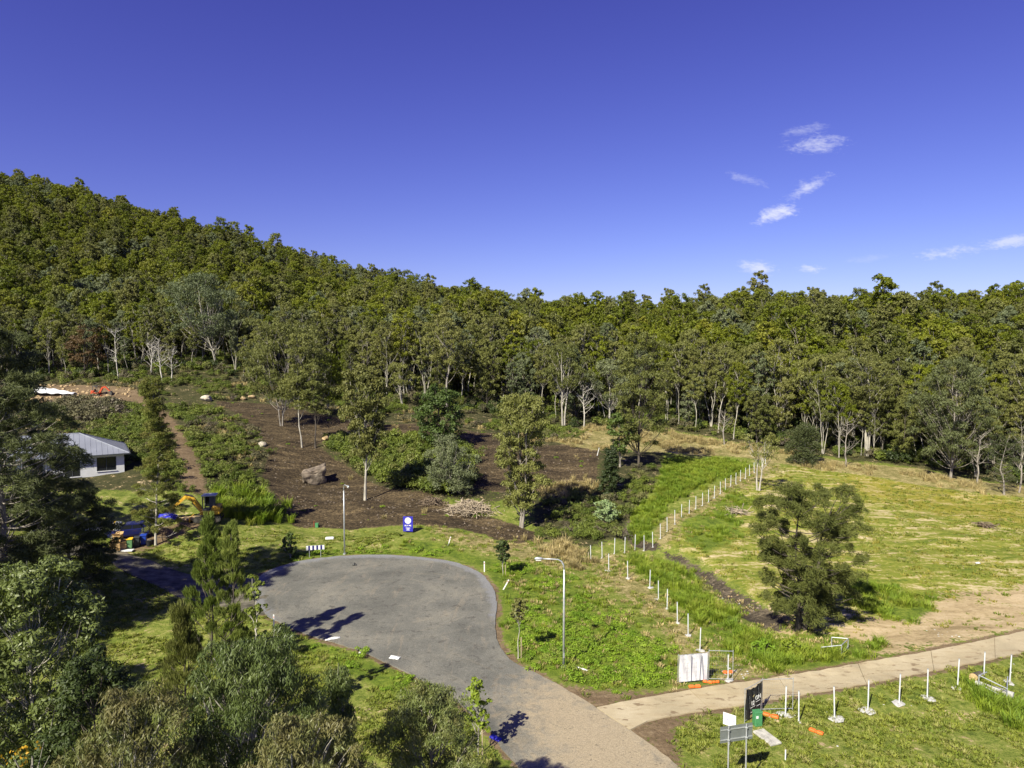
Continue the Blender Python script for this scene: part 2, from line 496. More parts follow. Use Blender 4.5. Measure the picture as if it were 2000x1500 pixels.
# ------------------------------------------------------------------ the ground sheet
Z_ = {}
def zone(name, *polys, soft=1.2):
    m = np.zeros_like(XX)
    for p in polys:
        m = np.maximum(m, pmask(p if isinstance(p[0][0], float) else XY(p), XX, YY, soft))
    Z_[name] = m
FOREST_EDGE = [(-300, 775), (0, 748), (100, 738), (250, 735), (420, 722), (480, 745), (560, 752), (650, 775), (770, 785), (870, 792), (960, 806), (1120, 826), (1300, 838), (1450, 866), (1560, 884), (1750, 908), (1900, 935), (2000, 950), (2300, 975)]
FE = sorted([(p.x / p.y, p.y) for p in (P(*q) for q in FOREST_EDGE)])
def fedge(x, y):
    return np.interp(x / np.maximum(y, 1), [a for a, b in FE], [b for a, b in FE])

SOIL_A = [(415, 783), (470, 786), (560, 792), (640, 812), (700, 826), (690, 842), (640, 852), (622, 872), (650, 892), (690, 918), (722, 942), (765, 956), (835, 962), (880, 990), (945, 1008), (1005, 1024), (1052, 1040), (1045, 1058), (1005, 1062), (950, 1046), (870, 1030), (800, 1026), (700, 1033), (620, 1031), (565, 1026), (548, 1000), (535, 965), (512, 930), (522, 900), (520, 865), (490, 832), (450, 802)]
SOIL_B = [(880, 838), (1000, 850), (1040, 872), (1100, 868), (1170, 880), (1166, 940), (1105, 952), (1040, 962), (960, 962), (925, 950), (930, 905), (900, 872)]
SOIL_C = [(690, 828), (800, 828), (890, 838), (905, 862), (820, 850), (720, 850)]
zone('soil', SOIL_A, SOIL_B, SOIL_C, soft=1.0)
LUSH_VERGE = [(785, 1052), (860, 1062), (940, 1090), (1000, 1098), (1060, 1112), (1130, 1130), (1200, 1190), (1280, 1250), (1330, 1300), (1300, 1342), (1180, 1352), (1100, 1332), (1020, 1292), (985, 1250), (978, 1180), (952, 1112), (870, 1085), (785, 1076)]
LUSH_GULLY = [(1232, 1086), (1330, 1112), (1400, 1185), (1480, 1232), (1560, 1240), (1660, 1248), (1745, 1262), (1640, 1298), (1500, 1312), (1425, 1290), (1370, 1232), (1290, 1142), (1226, 1100)]
LUSH_UP = [(1238, 1058), (1234, 1000), (1280, 960), (1308, 895), (1440, 900), (1462, 914), (1300, 988), (1268, 1056)]
LUSH_ROADSIDE = [(590, 1248), (700, 1284), (800, 1326), (880, 1380), (830, 1400), (720, 1330), (640, 1300), (580, 1280)]
LUSH_BACK = [(480, 1120), (560, 1086), (640, 1076), (780, 1074), (870, 1082), (860, 1090), (700, 1082), (600, 1090), (520, 1116)]
LUSH_PADDOCK = [(1330, 1020), (1400, 985), (1430, 960), (1480, 975), (1440, 1010), (1450, 1050), (1380, 1080), (1340, 1060)]
LUSH_CULVERT = [(1890, 1350), (1920, 1340), (1990, 1380), (2100, 1420), (2000, 1440), (1940, 1400)]
LUSH_TREE = [(1620, 1150), (1680, 1130), (1760, 1150), (1830, 1190), (1780, 1215), (1700, 1200)]
zone('lush', LUSH_VERGE, LUSH_GULLY, LUSH_UP, LUSH_ROADSIDE, LUSH_BACK, LUSH_PADDOCK, LUSH_CULVERT, LUSH_TREE)
STRAW_A = [(820, 1018), (900, 1035), (1000, 1062), (1050, 1056), (1120, 1072), (1160, 1100), (1120, 1116), (1040, 1098), (960, 1080), (880, 1056)]
STRAW_B = [(1272, 1062), (1296, 1012), (1350, 985), (1440, 930), (1500, 898), (1530, 915), (1450, 955), (1390, 990), (1330, 1036), (1296, 1075)]
STRAW_C = [(1140, 1096), (1200, 1086), (1225, 1110), (1290, 1165), (1345, 1225), (1390, 1285), (1350, 1296), (1270, 1205), (1180, 1135)]
STRAW_EDGE = [(1060, 860), (1160, 832), (1300, 842), (1450, 868), (1560, 888), (1750, 912), (1900, 938), (2300, 980), (2300, 995), (1900, 962), (1700, 930), (1560, 912), (1440, 892), (1300, 884), (1150, 880)]
STRAW_R = [(1400, 1320), (1520, 1290), (1620, 1270), (1800, 1240), (1760, 1268), (1560, 1305), (1440, 1330)]
zone('straw', STRAW_A, STRAW_B, STRAW_C, STRAW_EDGE, STRAW_R)
PADDOCK = [(1300, 1060), (1420, 975), (1490, 912), (1560, 912), (1700, 930), (1900, 962), (2300, 990), (2300, 1190), (2000, 1228), (1800, 1255), (1640, 1250), (1540, 1215), (1450, 1150), (1380, 1100)]
zone('paddock', PADDOCK)
GOLD = [(1640, 925), (1800, 945), (2000, 982), (2200, 1000), (2200, 1050), (2000, 1030), (1850, 1008), (1700, 975), (1630, 950)]
GOLD2 = [(1330, 905), (1440, 905), (1420, 925), (1340, 930)]
zone('gold', GOLD, GOLD2, soft=4.0)
BARE = [(1640, 1228), (1720, 1205), (1800, 1185), (1880, 1160), (2050, 1140), (2250, 1130), (2250, 1180), (2000, 1228), (1850, 1260), (1700, 1285), (1660, 1252)]
CUT = [(40, 752), (150, 752), (270, 758), (260, 782), (150, 790), (40, 788)]
zone('bare', BARE, [(1500, 1180), (1560, 1215), (1560, 1240), (1500, 1225)])
zone('wet', [(1290, 1072), (1340, 1092), (1400, 1128), (1450, 1162), (1500, 1192), (1545, 1226), (1505, 1232), (1430, 1198), (1392, 1155), (1320, 1108)],
     [(1225, 1015), (1240, 1050), (1290, 1064), (1280, 1078), (1235, 1066), (1215, 1040)], soft=.8)
TRACK = [(240, 772), (290, 800), (325, 845), (345, 890), (352, 930), (358, 962), (402, 962), (398, 925), (382, 885), (352, 835), (318, 795), (268, 764)]
MUD = [(1231, 1427), (1275, 1412), (1345, 1396), (1440, 1384), (1345, 1410), (1318, 1440), (1330, 1480), (1370, 1560), (1340, 1545), (1290, 1474)]
MUD2 = [(1085, 1340), (1110, 1338), (1200, 1352), (1260, 1350), (1230, 1366), (1170, 1380), (1120, 1362)]
BINS = [(205, 1078), (240, 1040), (330, 1030), (420, 1010), (430, 1020), (340, 1052), (300, 1072)]
zone('mud', TRACK, MUD, MUD2, BINS, CUT)
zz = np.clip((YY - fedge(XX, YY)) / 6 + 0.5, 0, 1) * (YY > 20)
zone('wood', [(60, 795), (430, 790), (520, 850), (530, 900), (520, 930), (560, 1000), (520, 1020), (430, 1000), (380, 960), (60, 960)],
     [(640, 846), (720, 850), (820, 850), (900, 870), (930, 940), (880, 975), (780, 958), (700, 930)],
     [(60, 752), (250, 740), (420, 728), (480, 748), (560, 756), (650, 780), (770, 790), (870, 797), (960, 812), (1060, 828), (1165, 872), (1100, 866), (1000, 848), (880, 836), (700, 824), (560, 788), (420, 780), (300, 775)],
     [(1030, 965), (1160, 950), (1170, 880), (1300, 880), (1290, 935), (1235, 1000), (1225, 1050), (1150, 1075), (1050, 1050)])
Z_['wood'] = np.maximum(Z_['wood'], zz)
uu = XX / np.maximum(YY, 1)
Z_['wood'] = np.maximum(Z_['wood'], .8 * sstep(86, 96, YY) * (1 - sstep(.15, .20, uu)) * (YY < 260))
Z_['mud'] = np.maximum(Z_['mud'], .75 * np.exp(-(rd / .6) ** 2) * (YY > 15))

nx, ny = len(GX), len(GY)
idx = np.arange(nx * ny).reshape(ny, nx)
F = np.stack([idx[:-1, :-1], idx[:-1, 1:], idx[1:, 1:], idx[1:, :-1]], -1).reshape(-1, 4)
V = np.stack([XX, YY, ZZ], -1).reshape(-1, 3)

m, t, out = new_mat('ground')
geo = t.n('ShaderNodeNewGeometry'); pos = geo.outputs['Position']
nbig = t.noise(pos, .09, 5, .6); nmid = t.noise(pos, .55, 5, .62); nfin = t.noise(pos, 3.2, 5, .65); nvf = t.noise(pos, 14, 3, .7)
ca = t.n('ShaderNodeAttribute', attribute_name='zone_a'); cb = t.n('ShaderNodeAttribute', attribute_name='zone_b')
sa = t.n('ShaderNodeSeparateColor'); sb = t.n('ShaderNodeSeparateColor')
t.put(sa.inputs[0], ca.outputs['Color']); t.put(sb.inputs[0], cb.outputs['Color'])
chan = {'soil': sa.outputs[0], 'lush': sa.outputs[1], 'straw': sa.outputs[2], 'paddock': ca.outputs['Alpha'],
        'gold': sb.outputs[0], 'bare': sb.outputs[1], 'wood': sb.outputs[2], 'mud': cb.outputs['Alpha']}
cw_ = t.n('ShaderNodeAttribute', attribute_name='zone_c')
sw = t.n('ShaderNodeSeparateColor'); t.put(sw.inputs[0], cw_.outputs['Color'])
chan['wet'] = sw.outputs[0]
wob = t.math('ADD', t.math('MULTIPLY', t.math('SUBTRACT', nmid, .5), 1.5), t.math('MULTIPLY', t.math('SUBTRACT', nfin, .5), 1.6))
def fac(k, s=1.0):
    return t.step(t.math('ADD', chan[k], t.math('MULTIPLY', wob, s)), .40, .60)
ncl_ = t.noise(pos, 1.5, 4, .7, .5)
mot = t.math('ADD', t.math('MULTIPLY', nmid, .36), t.math('ADD', t.math('MULTIPLY', ncl_, .34), t.math('ADD', t.math('MULTIPLY', nfin, .3), t.math('MULTIPLY', t.math('SUBTRACT', nvf, .5), .42))))
strm = t.scalevec(pos, (.3, .9, 1)); nstr = t.noise(strm, .55, 7, .72, .5)
c = t.ramp(mot, [(.38, (.060, .085, .013)), (.47, (.130, .165, .026)), (.55, (.205, .215, .050)), (.64, (.34, .29, .13))])
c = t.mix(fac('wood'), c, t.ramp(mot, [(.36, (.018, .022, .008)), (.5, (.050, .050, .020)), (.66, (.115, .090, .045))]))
pad = t.math('ADD', t.math('MULTIPLY', nstr, .62), t.math('ADD', t.math('MULTIPLY', ncl_, .2), t.math('MULTIPLY', nfin, .18)))
padc = t.ramp(pad, [(.40, (.090, .125, .016)), (.47, (.165, .190, .026)), (.515, (.235, .230, .045)), (.545, (.37, .315, .14)), (.60, (.52, .43, .26))])
c = t.mix(fac('paddock', .5), c, padc)
c = t.mix(t.math('MULTIPLY', fac('gold', 1.6), .5), c, t.ramp(mot, [(.35, (.17, .155, .02)), (.55, (.27, .21, .028)), (.7, (.34, .26, .07))]))
c = t.mix(fac('straw', 1.0), c, t.ramp(mot, [(.38, (.085, .090, .026)), (.49, (.21, .18, .068)), (.62, (.39, .32, .16))]))
c = t.mix(fac('bare', 1.7), c, t.ramp(pad, [(.38, (.22, .165, .085)), (.5, (.40, .305, .175)), (.65, (.55, .44, .29))]))
c = t.mix(fac('lush', .6), c, t.ramp(mot, [(.38, (.040, .065, .009)), (.5, (.105, .150, .017)), (.62, (.20, .23, .035))]))
ndirt = t.math('ADD', t.math('MULTIPLY', nstr, .35), t.math('ADD', t.math('MULTIPLY', nfin, .35), t.math('MULTIPLY', nvf, .3)))
c = t.mix(fac('soil', .5), c, t.ramp(ndirt, [(.41, (.015, .011, .007)), (.47, (.036, .026, .016)), (.53, (.074, .054, .031)), (.60, (.21, .155, .085))]))
c = t.mix(fac('mud', .7), c, t.ramp(ndirt, [(.36, (.070, .048, .028)), (.5, (.150, .105, .062)), (.66, (.29, .22, .14))]))
c = t.mix(fac('wet', .8), c, t.ramp(ndirt, [(.36, (.018, .015, .012)), (.5, (.062, .050, .036)), (.66, (.25, .20, .14))]))
b = t.n('ShaderNodeBsdfPrincipled')
t.put(b.inputs['Base Color'], c); b.inputs['Roughness'].default_value = .95; b.inputs['Specular IOR Level'].default_value = .15
bp = t.n('ShaderNodeBump'); bp.inputs['Strength'].default_value = .8; bp.inputs['Distance'].default_value = .18
t.put(bp.inputs['Height'], t.math('ADD', t.math('MULTIPLY', nfin, .7), t.math('MULTIPLY', nvf, .3)))
t.put(b.inputs['Normal'], bp.outputs[0]); t.put(out.inputs[0], b.outputs[0])
M['ground'] = m
gme = mesh_np('ground', V, F, [m], smooth=True)
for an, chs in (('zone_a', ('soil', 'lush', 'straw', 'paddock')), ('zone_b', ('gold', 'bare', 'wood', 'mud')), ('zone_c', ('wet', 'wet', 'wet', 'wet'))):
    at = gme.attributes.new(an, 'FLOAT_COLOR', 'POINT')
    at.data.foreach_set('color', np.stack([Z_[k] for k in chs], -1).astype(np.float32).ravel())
tag(link('ground', gme), 'rolling ground of grass, dark cleared soil and dry straw patches', 'ground', kind='structure')
def zval(name, x, y):
    i = np.clip(np.searchsorted(GX, x) - 1, 0, len(GX) - 2); j = np.clip(np.searchsorted(GY, y) - 1, 0, len(GY) - 2)
    return Z_[name][j, i]

# ------------------------------------------------------------------ road, driveway, gravel drive
m, t, out = new_mat('asphalt')
geo = t.n('ShaderNodeNewGeometry'); pos = geo.outputs['Position']
n1 = t.noise(pos, .22, 5, .6); n2 = t.noise(pos, 1.4, 5, .62, .6); n3 = t.noise(pos, 18, 3, .7); n4 = t.noise(t.scalevec(pos, (1.6, .28, 1)), .8, 5, .6, .8)
c = t.ramp(n1, [(.3, (.098, .097, .087)), (.5, (.142, .138, .122)), (.7, (.200, .188, .158))])
c = t.mix(t.math('MULTIPLY', t.step(n4, .54, .74), .5), c, (.25, .21, .16))
c = t.mix(t.math('MULTIPLY', t.step(n2, .55, .68), .75), c, (.075, .070, .064))
# tyre arcs round the turning head and wheel streaks along the road
vm = t.n('ShaderNodeVectorMath', operation='SUBTRACT'); t.put(vm.inputs[0], pos); vm.inputs[1].default_value = (-11.0, 60.5, 0)
sp_ = t.n('ShaderNodeSeparateXYZ'); t.put(sp_.inputs[0], vm.outputs[0])
rr_ = t.math('SQRT', t.math('ADD', t.math('POWER', sp_.outputs[0], 2.0), t.math('POWER', sp_.outputs[1], 2.0)))
cr_ = t.n('ShaderNodeCombineXYZ'); t.put(cr_.inputs[0], t.math('MULTIPLY', rr_, 1.1)); t.put(cr_.inputs[1], t.math('MULTIPLY', t.math('ARCTAN2', sp_.outputs[1], sp_.outputs[0]), 1.3))
arcs = t.noise(cr_.outputs[0], 1.0, 5, .65, .3)
cs_ = t.n('ShaderNodeCombineXYZ')
t.put(cs_.inputs[0], t.math('MULTIPLY', t.math('MULTIPLY_ADD', sp_.outputs[0], .72, t.math('MULTIPLY', sp_.outputs[1], -.69)), .09))
t.put(cs_.inputs[1], t.math('MULTIPLY', t.math('MULTIPLY_ADD', sp_.outputs[0], .69, t.math('MULTIPLY', sp_.outputs[1], .72)), 1.0))
strk = t.noise(cs_.outputs[0], 1.0, 5, .65, .3)
wh_ = t.n('ShaderNodeMix', data_type='FLOAT'); t.put(wh_.inputs[0], t.step(rr_, 8.0, 14.0)); t.put(wh_.inputs[2], arcs); t.put(wh_.inputs[3], strk)
c = t.mix(t.math('MULTIPLY', t.step(wh_.outputs[0], .52, .72), .32), c, (.078, .074, .066))
c = t.mix(t.math('MULTIPLY', t.math('SUBTRACT', 1.0, t.step(wh_.outputs[0], .30, .48)), .25), c, (.27, .235, .175))
atr = t.n('ShaderNodeAttribute', attribute_name='dust'); sx = t.n('ShaderNodeSeparateColor'); t.put(sx.inputs[0], atr.outputs['Color'])
c = t.mix(t.math('MULTIPLY', t.step(t.math('ADD', sx.outputs[0], t.math('MULTIPLY', t.math('SUBTRACT', n2, .5), 1.1)), .2, .8), .85), c, (.34, .275, .185))
c = t.mix(t.step(t.math('ADD', sx.outputs[1], t.math('MULTIPLY', t.math('SUBTRACT', n2, .5), .8)), .4, .75), c, (.185, .185, .19))
n6 = t.noise(pos, 4.5, 4, .7); n7 = t.noise(t.scalevec(pos, (1, 2.2, 1)), 2.2, 5, .7, 1.2)
c = t.mix(t.math('MULTIPLY', t.step(n7, .60, .66), .6), c, (.045, .042, .036))
c = t.mix(t.math('MULTIPLY', t.step(n6, .56, .72), .35), c, (.26, .235, .195))
c = t.mix(1.0, c, t.ramp(n3, [(.3, (.62, .62, .62)), (.7, (1.36, 1.36, 1.36))]), 'MULTIPLY')
b = t.n('ShaderNodeBsdfPrincipled'); t.put(b.inputs['Base Color'], c); b.inputs['Roughness'].default_value = .88; b.inputs['Specular IOR Level'].default_value = .2
bp = t.n('ShaderNodeBump'); bp.inputs['Strength'].default_value = .5; bp.inputs['Distance'].default_value = .02
t.put(bp.inputs['Height'], n3); t.put(b.inputs['Normal'], bp.outputs[0]); t.put(out.inputs[0], b.outputs[0])
M['asphalt'] = m

def smooth_loop(pts, step=.45, amp=.12, seed=0):
    out = []
    n = len(pts)
    for i in range(n):
        p0, p1, p2, p3 = (np.array(pts[(i + k) % n]) for k in (-1, 0, 1, 2))
        L = np.hypot(*(p2 - p1)); k = max(1, int(L / step))
        for j in range(k):
            u = j / k
            q = .5 * (2 * p1 + (p2 - p0) * u + (2 * p0 - 5 * p1 + 4 * p2 - p3) * u * u + (3 * p1 - p0 - 3 * p2 + p3) * u ** 3)
            nn = (fbm(np.array([q[0] * .9]), np.array([q[1] * .9]), seed, 3)[0] - .5) * 2 * amp
            nn2 = (fbm(np.array([q[0] * .9 + 50]), np.array([q[1] * .9]), seed, 3)[0] - .5) * 2 * amp
            out.append((q[0] + nn, q[1] + nn2))
    return out

def sheet(name, loop, dz, mat, dust=None):
    """a draped sheet with a fine grid inside the outline and a skirt; cells on the rim are cut to the outline"""
    import bmesh
    bm = bmesh.new()
    vs = [bm.verts.new((x, y, 0)) for x, y in loop]
    f = bm.faces.new(vs)
    if f.normal.z < 0 or f.calc_area() == 0:
        f.normal_flip()
    xs = [p[0] for p in loop]; ys = [p[1] for p in loop]
    for a in np.arange(math.floor(min(xs)), math.ceil(max(xs)), 1.5):
        bmesh.ops.bisect_plane(bm, geom=bm.verts[:] + bm.edges[:] + bm.faces[:], plane_co=(a + .003, 0, 0), plane_no=(1, 0, 0))
    for a in np.arange(math.floor(min(ys)), math.ceil(max(ys)), 1.5):
        bmesh.ops.bisect_plane(bm, geom=bm.verts[:] + bm.edges[:] + bm.faces[:], plane_co=(0, a + .003, 0), plane_no=(0, 1, 0))
    bmesh.ops.triangulate(bm, faces=bm.faces[:])
    co = np.array([v.co[:2] for v in bm.verts]); hz = H(co[:, 0], co[:, 1])
    for v, z in zip(bm.verts, hz):
        v.co.z = z + dz
    rim = [e for e in bm.edges if len(e.link_faces) == 1]
    r = bmesh.ops.extrude_edge_only(bm, edges=rim)
    for v in r['geom']:
        if isinstance(v, bmesh.types.BMVert):
            v.co.z -= dz + .12
    bmesh.ops.recalc_face_normals(bm, faces=bm.faces[:])
    me = bpy.data.meshes.new(name); bm.to_mesh(me); bm.free()
    me.materials.append(M[mat])
    if dust:
        co = np.array([v.co[:] for v in me.vertices])
        at = me.attributes.new('dust', 'FLOAT_COLOR', 'POINT')
        at.data.foreach_set('color', dust(co[:, 0], co[:, 1]).astype(np.float32).ravel())
    return link(name, me)
ROADL = smooth_loop(ROAD)
def road_dust(x, y):
    d = pmask([plane0(*p) for p in [(1130, 1330), (1180, 1370), (1300, 1400), (1330, 1480), (1480, 1640), (1200, 1640), (1080, 1520), (1010, 1400), (1040, 1330)]], x, y, 4.0)
    e = np.exp(-(seg_dist(ROADL[::3], x, y) / 1.0) ** 2) * sstep(46, 62, y)
    return np.stack([d, e, d * 0, d * 0 + 1], -1)
tag(sheet('road', ROADL, .075, 'asphalt', road_dust), 'worn grey asphalt cul-de-sac with a round turning head', 'road', kind='structure')
M['drive_gravel'] = plain('drive_gravel', (.125, .112, .082), .95, var=.3, scale=1.2, bump=.5, dirt=(.20, .165, .11))
GDRIVE = [P(*p)[:2] for p in [(525, 1200), (440, 1190), (360, 1172), (300, 1142), (240, 1115), (200, 1095), (90, 1080), (-80, 1090), (-80, 1062), (90, 1050), (215, 1072), (280, 1092), (350, 1118), (420, 1130), (512, 1135)]]
tag(sheet('gravel_drive', smooth_loop([tuple(p) for p in GDRIVE], amp=.2, seed=5), .07, 'drive_gravel', lambda x, y: np.stack([x * 0 + .5, x * 0, x * 0, x * 0 + 1], -1)),
    'dark grey gravel drive running off the turning head into shade', 'drive', kind='structure')

m, t, out = new_mat('driveway_concrete')
geo = t.n('ShaderNodeNewGeometry'); pos = geo.outputs['Position']
n1 = t.noise(pos, .35, 5, .6); n2 = t.noise(t.scalevec(pos, (.9, 1.8, 1)), 1.1, 5, .65, .3); n3 = t.noise(pos, 22, 3, .7)
oi = t.n('ShaderNodeObjectInfo')
c = t.ramp(n1, [(.3, (.29, .24, .15)), (.5, (.37, .305, .195)), (.7, (.43, .365, .25))])
n5 = t.noise(t.scalevec(pos, (.35, 1.6, 1)), 1.6, 6, .7, .4)
c = t.mix(t.math('MULTIPLY', t.step(n5, .48, .68), .55), c, (.27, .195, .11))
c = t.mix(t.math('MULTIPLY', oi.outputs['Random'], .25), c, (.48, .42, .31))
c = t.mix(t.math('MULTIPLY', t.step(n2, .56, .66), .8), c, (.16, .11, .065))
c = t.mix(1.0, c, t.ramp(n3, [(.3, (.85, .85, .85)), (.7, (1.12, 1.12, 1.12))]), 'MULTIPLY')
b = t.n('ShaderNodeBsdfPrincipled'); t.put(b.inputs['Base Color'], c); b.inputs['Roughness'].default_value = .9; b.inputs['Specular IOR Level'].default_value = .2
t.put(out.inputs[0], b.outputs[0])
M['driveway_concrete'] = m
up = np.array([plane0(*p) for p in DRIVE_UP]); lo = np.array([plane0(*p) for p in DRIVE_LO])
def resample(a, ts):
    s = np.concatenate([[0], np.cumsum(np.hypot(*np.diff(a, axis=0).T))]); s /= s[-1]
    return np.stack([np.interp(ts, s, a[:, 0]), np.interp(ts, s, a[:, 1])], -1)
drv = tag(link('driveway', None), 'pale tan concrete driveway crossing to the right in long slabs', 'driveway', kind='structure')
cuts = np.linspace(0, 1, 9)
for k in range(8):
    ts = np.linspace(cuts[k] + .0004, cuts[k + 1] - .0004, 9)
    A_, B_ = resample(up, ts), resample(lo, ts)
    W = [A_ * (1 - q) + B_ * q for q in np.linspace(0, 1, 4)]
    vs, fs = [], []
    for row in W:
        for p in row:
            vs.append((p[0], p[1], float(H(p[0], p[1])) + .085))
    nn = len(ts)
    for r in range(3):
        for i in range(nn - 1):
            fs.append((r * nn + i, (r + 1) * nn + i, (r + 1) * nn + i + 1, r * nn + i + 1))
    ring = [i for i in range(nn)] + [nn * (r + 1) - 1 for r in range(1, 4)] + [3 * nn + i for i in range(nn - 2, -1, -1)] + [nn * 2, nn]
    o0 = len(vs)
    vs += [(vs[i][0], vs[i][1], vs[i][2] - .15) for i in ring]
    for i in range(len(ring)):
        j = (i + 1) % len(ring)
        fs.append((ring[i], ring[j], o0 + j, o0 + i))
    MB().add(vs, fs).build('slab', 'driveway_concrete', drv)

# ------------------------------------------------------------------ vegetation builders
def unit(a):
    return a / (np.linalg.norm(a, axis=-1, keepdims=True) + 1e-9)
def rdir(rng, n):
    return unit(rng.normal(size=(n, 3)))

def leaf_quads(c, ax, L, W, rng, nrm=None):
    n = len(c)
    r = rdir(rng, n) if nrm is None else unit(nrm + .55 * rdir(rng, n))
    side = unit(np.cross(ax, r))
    L = np.broadcast_to(L, (n,))[:, None]; W = np.broadcast_to(W, (n,))[:, None]
    V = np.stack([c - ax * L / 2, c + side * W / 2 - ax * L * .08, c + ax * L / 2, c - side * W / 2 - ax * L * .08], 1).reshape(-1, 3)
    return V, np.arange(n * 4).reshape(n, 4)

def tube_np(path, rad, n=6):
    path = np.asarray(path, float); k = len(path)
    t = unit(np.gradient(path, axis=0))
    ref = np.where(np.abs(t[:, :1]) < .9, np.array([[1., 0, 0]]), np.array([[0, 1., 0]]))
    a = unit(np.cross(t, ref)); b = np.cross(t, a)
    th = np.arange(n) / n * 2 * np.pi
    V = path[:, None] + (a[:, None] * np.cos(th)[None, :, None] + b[:, None] * np.sin(th)[None, :, None]) * np.asarray(rad)[:, None, None]
    i = np.arange(k - 1)[:, None] * n; j = np.arange(n)[None]; j2 = (j + 1) % n
    F = np.stack([i + j, i + j2, i + n + j2, i + n + j], -1).reshape(-1, 4)
    return V.reshape(-1, 3), F

def cat(parts):
    V, F, o = [], [], 0
    for v, f in parts:
        V.append(v); F.append(f + o); o += len(v)
    return np.concatenate(V), np.concatenate(F)

def bez(a, b, bow, k=6):
    u = np.linspace(0, 1, k)[:, None]
    return a * (1 - u) + b * u + bow * (4 * u * (1 - u))

def tree_geo(seed, H_, cw, cb, tr, ncl, nleaf, ll, lw, style='gum', lean=.04, clump=.2, stems=1, env='round', flat=.72, droop=.8, twig=True, seg=6):
    """returns (trunk and limbs, crown); clumps of leaves are hung on limbs through the crown's volume"""
    rng = np.random.default_rng(seed)
    wood = []
    tops = []
    for s in range(stems):
        a = rng.uniform(0, 6.28)
        sp = 0 if stems == 1 else cw * rng.uniform(.10, .2)
        top = np.array([math.cos(a) * sp + rng.normal() * lean * H_, math.sin(a) * sp + rng.normal() * lean * H_, H_ * rng.uniform(.82, .92)])
        base = np.array([math.cos(a), math.sin(a), 0]) * (0 if stems == 1 else tr * .9)
        k = 10
        u = np.linspace(0, 1, k)[:, None]
        p = base * (1 - u) + top * u
        p[:, :2] += (np.cumsum(rng.normal(size=(k, 2)), 0) * .010 * H_) * np.sin(u * np.pi)
        r = tr * (1 - .88 * u[:, 0]) * (1 if stems == 1 else .72)
        r[0] *= 1.35
        p[0, 2] = -.4
        wood.append(tube_np(p, r, seg + 2))
        tops.append((p, r))
    cs, rs = [], []
    for i in range(ncl):
        t_ = (i + rng.uniform(0, 1)) / ncl
        if env == 'cone':
            e = (1 - t_) ** .9 * .98 + .03
        elif env == 'column':
            e = .75 * math.sin(math.pi * (.1 + .82 * t_)) ** .6 + .1
        elif env == 'umbrella':
            e = .35 + .65 * t_ ** .6 if t_ < .85 else .7
        else:
            e = math.sin(math.pi * (.16 + .74 * t_)) ** .7
        cr = cw * clump * rng.uniform(.7, 1.25)
        R = max(0., cw / 2 * e - cr * .55)
        ang = i * 2.39996 + rng.uniform(-.6, .6)
        rr = R * rng.uniform(.25, 1) ** .6
        z = H_ * (cb + (1 - cb) * t_) - cr * flat * .6 * t_
        pth = tops[rng.integers(len(tops))][0]
        axis_xy = np.array([np.interp(z, pth[:, 2], pth[:, 0]), np.interp(z, pth[:, 2], pth[:, 1])])
        c = np.array([axis_xy[0] + math.cos(ang) * rr, axis_xy[1] + math.sin(ang) * rr, z])
        cs.append(c); rs.append(cr)
        zs = max(H_ * cb * .55, z - rr * rng.uniform(.8, 1.5) - cr * .6)
        if style in ('oak', 'plume'):
            zs = z - rr * (.35 if style == 'oak' else 1.0)
        zs = min(max(zs, H_ * .05), pth[-2, 2])
        st = np.array([np.interp(zs, pth[:, 2], pth[:, 0]), np.interp(zs, pth[:, 2], pth[:, 1]), zs])
        rad0 = np.interp(zs, pth[:, 2], tr * (1 - .88 * np.linspace(0, 1, len(pth)))) * rng.uniform(.25, .42)
        bow = np.array([0, 0, -.08 * np.linalg.norm(c - st)]) + rng.normal(size=3) * .05 * np.linalg.norm(c - st)
        br = bez(st, c, bow, 6)
        wood.append(tube_np(br, np.linspace(max(rad0, .025), .015 + .004 * H_ / 6, 6), max(4, seg - 2)))
        if twig:
            for q in range(2):
                d = unit(rdir(rng, 1) + np.array([[0, 0, .5]]))[0]
                e2 = c + d * cr * .9 * np.array([1, 1, flat])
                wood.append(tube_np(bez(br[3], e2, rng.normal(size=3) * .05 * cr, 4), np.linspace(max(rad0 * .22, .012), .006, 4), 4))
    cs, rs = np.array(cs), np.array(rs)
    wgt = rs ** 2; cnt = np.maximum(4, (nleaf * wgt / wgt.sum()).astype(int))
    C, AX, NR = [], [], []
    for c, r, n in zip(cs, rs, cnt):
        d = rdir(rng, n)
        d[:, 2] = np.where(rng.random(n) < .55, np.abs(d[:, 2]), d[:, 2])
        # each clump is itself made of a few sprays, so that its outline is uneven
        ns = 6
        sd_ = rdir(rng, ns); sd_[:, 2] = np.abs(sd_[:, 2]) * .9 - .15
        pick = rng.integers(ns, size=n)
        rho = rng.uniform(.15, 1, n) ** .5
        off = (sd_[pick] * .74 + d * .42 * rho[:, None]) * r
        off[:, 2] *= flat
        p = c + off
        if style == 'gum':
            ax = unit(np.array([[0, 0, -droop]]) + rdir(rng, n) * .75 + d * .25)
            nr = unit(d + np.array([[0, 0, .3]]))
        elif style == 'oak':
            out_ = unit((p - np.array([[0, 0, H_ * cb]])) * np.array([[1, 1, .35]]))
            ax = unit(out_ * .55 + np.array([[0, 0, -.35]]) + rdir(rng, n) * .55); nr = rdir(rng, n)
        elif style == 'plume':
            out_ = unit(p * np.array([[1, 1, 0]]) + 1e-6)
            ax = unit(out_ * .35 + np.array([[0, 0, 1.0]]) + rdir(rng, n) * .35); nr = rdir(rng, n)
        else:
            ax = unit(np.cross(d, rdir(rng, n)) + .3 * np.array([[0, 0, -1]])); nr = unit(d + np.array([[0, 0, .6]]))
        C.append(p); AX.append(ax); NR.append(nr)
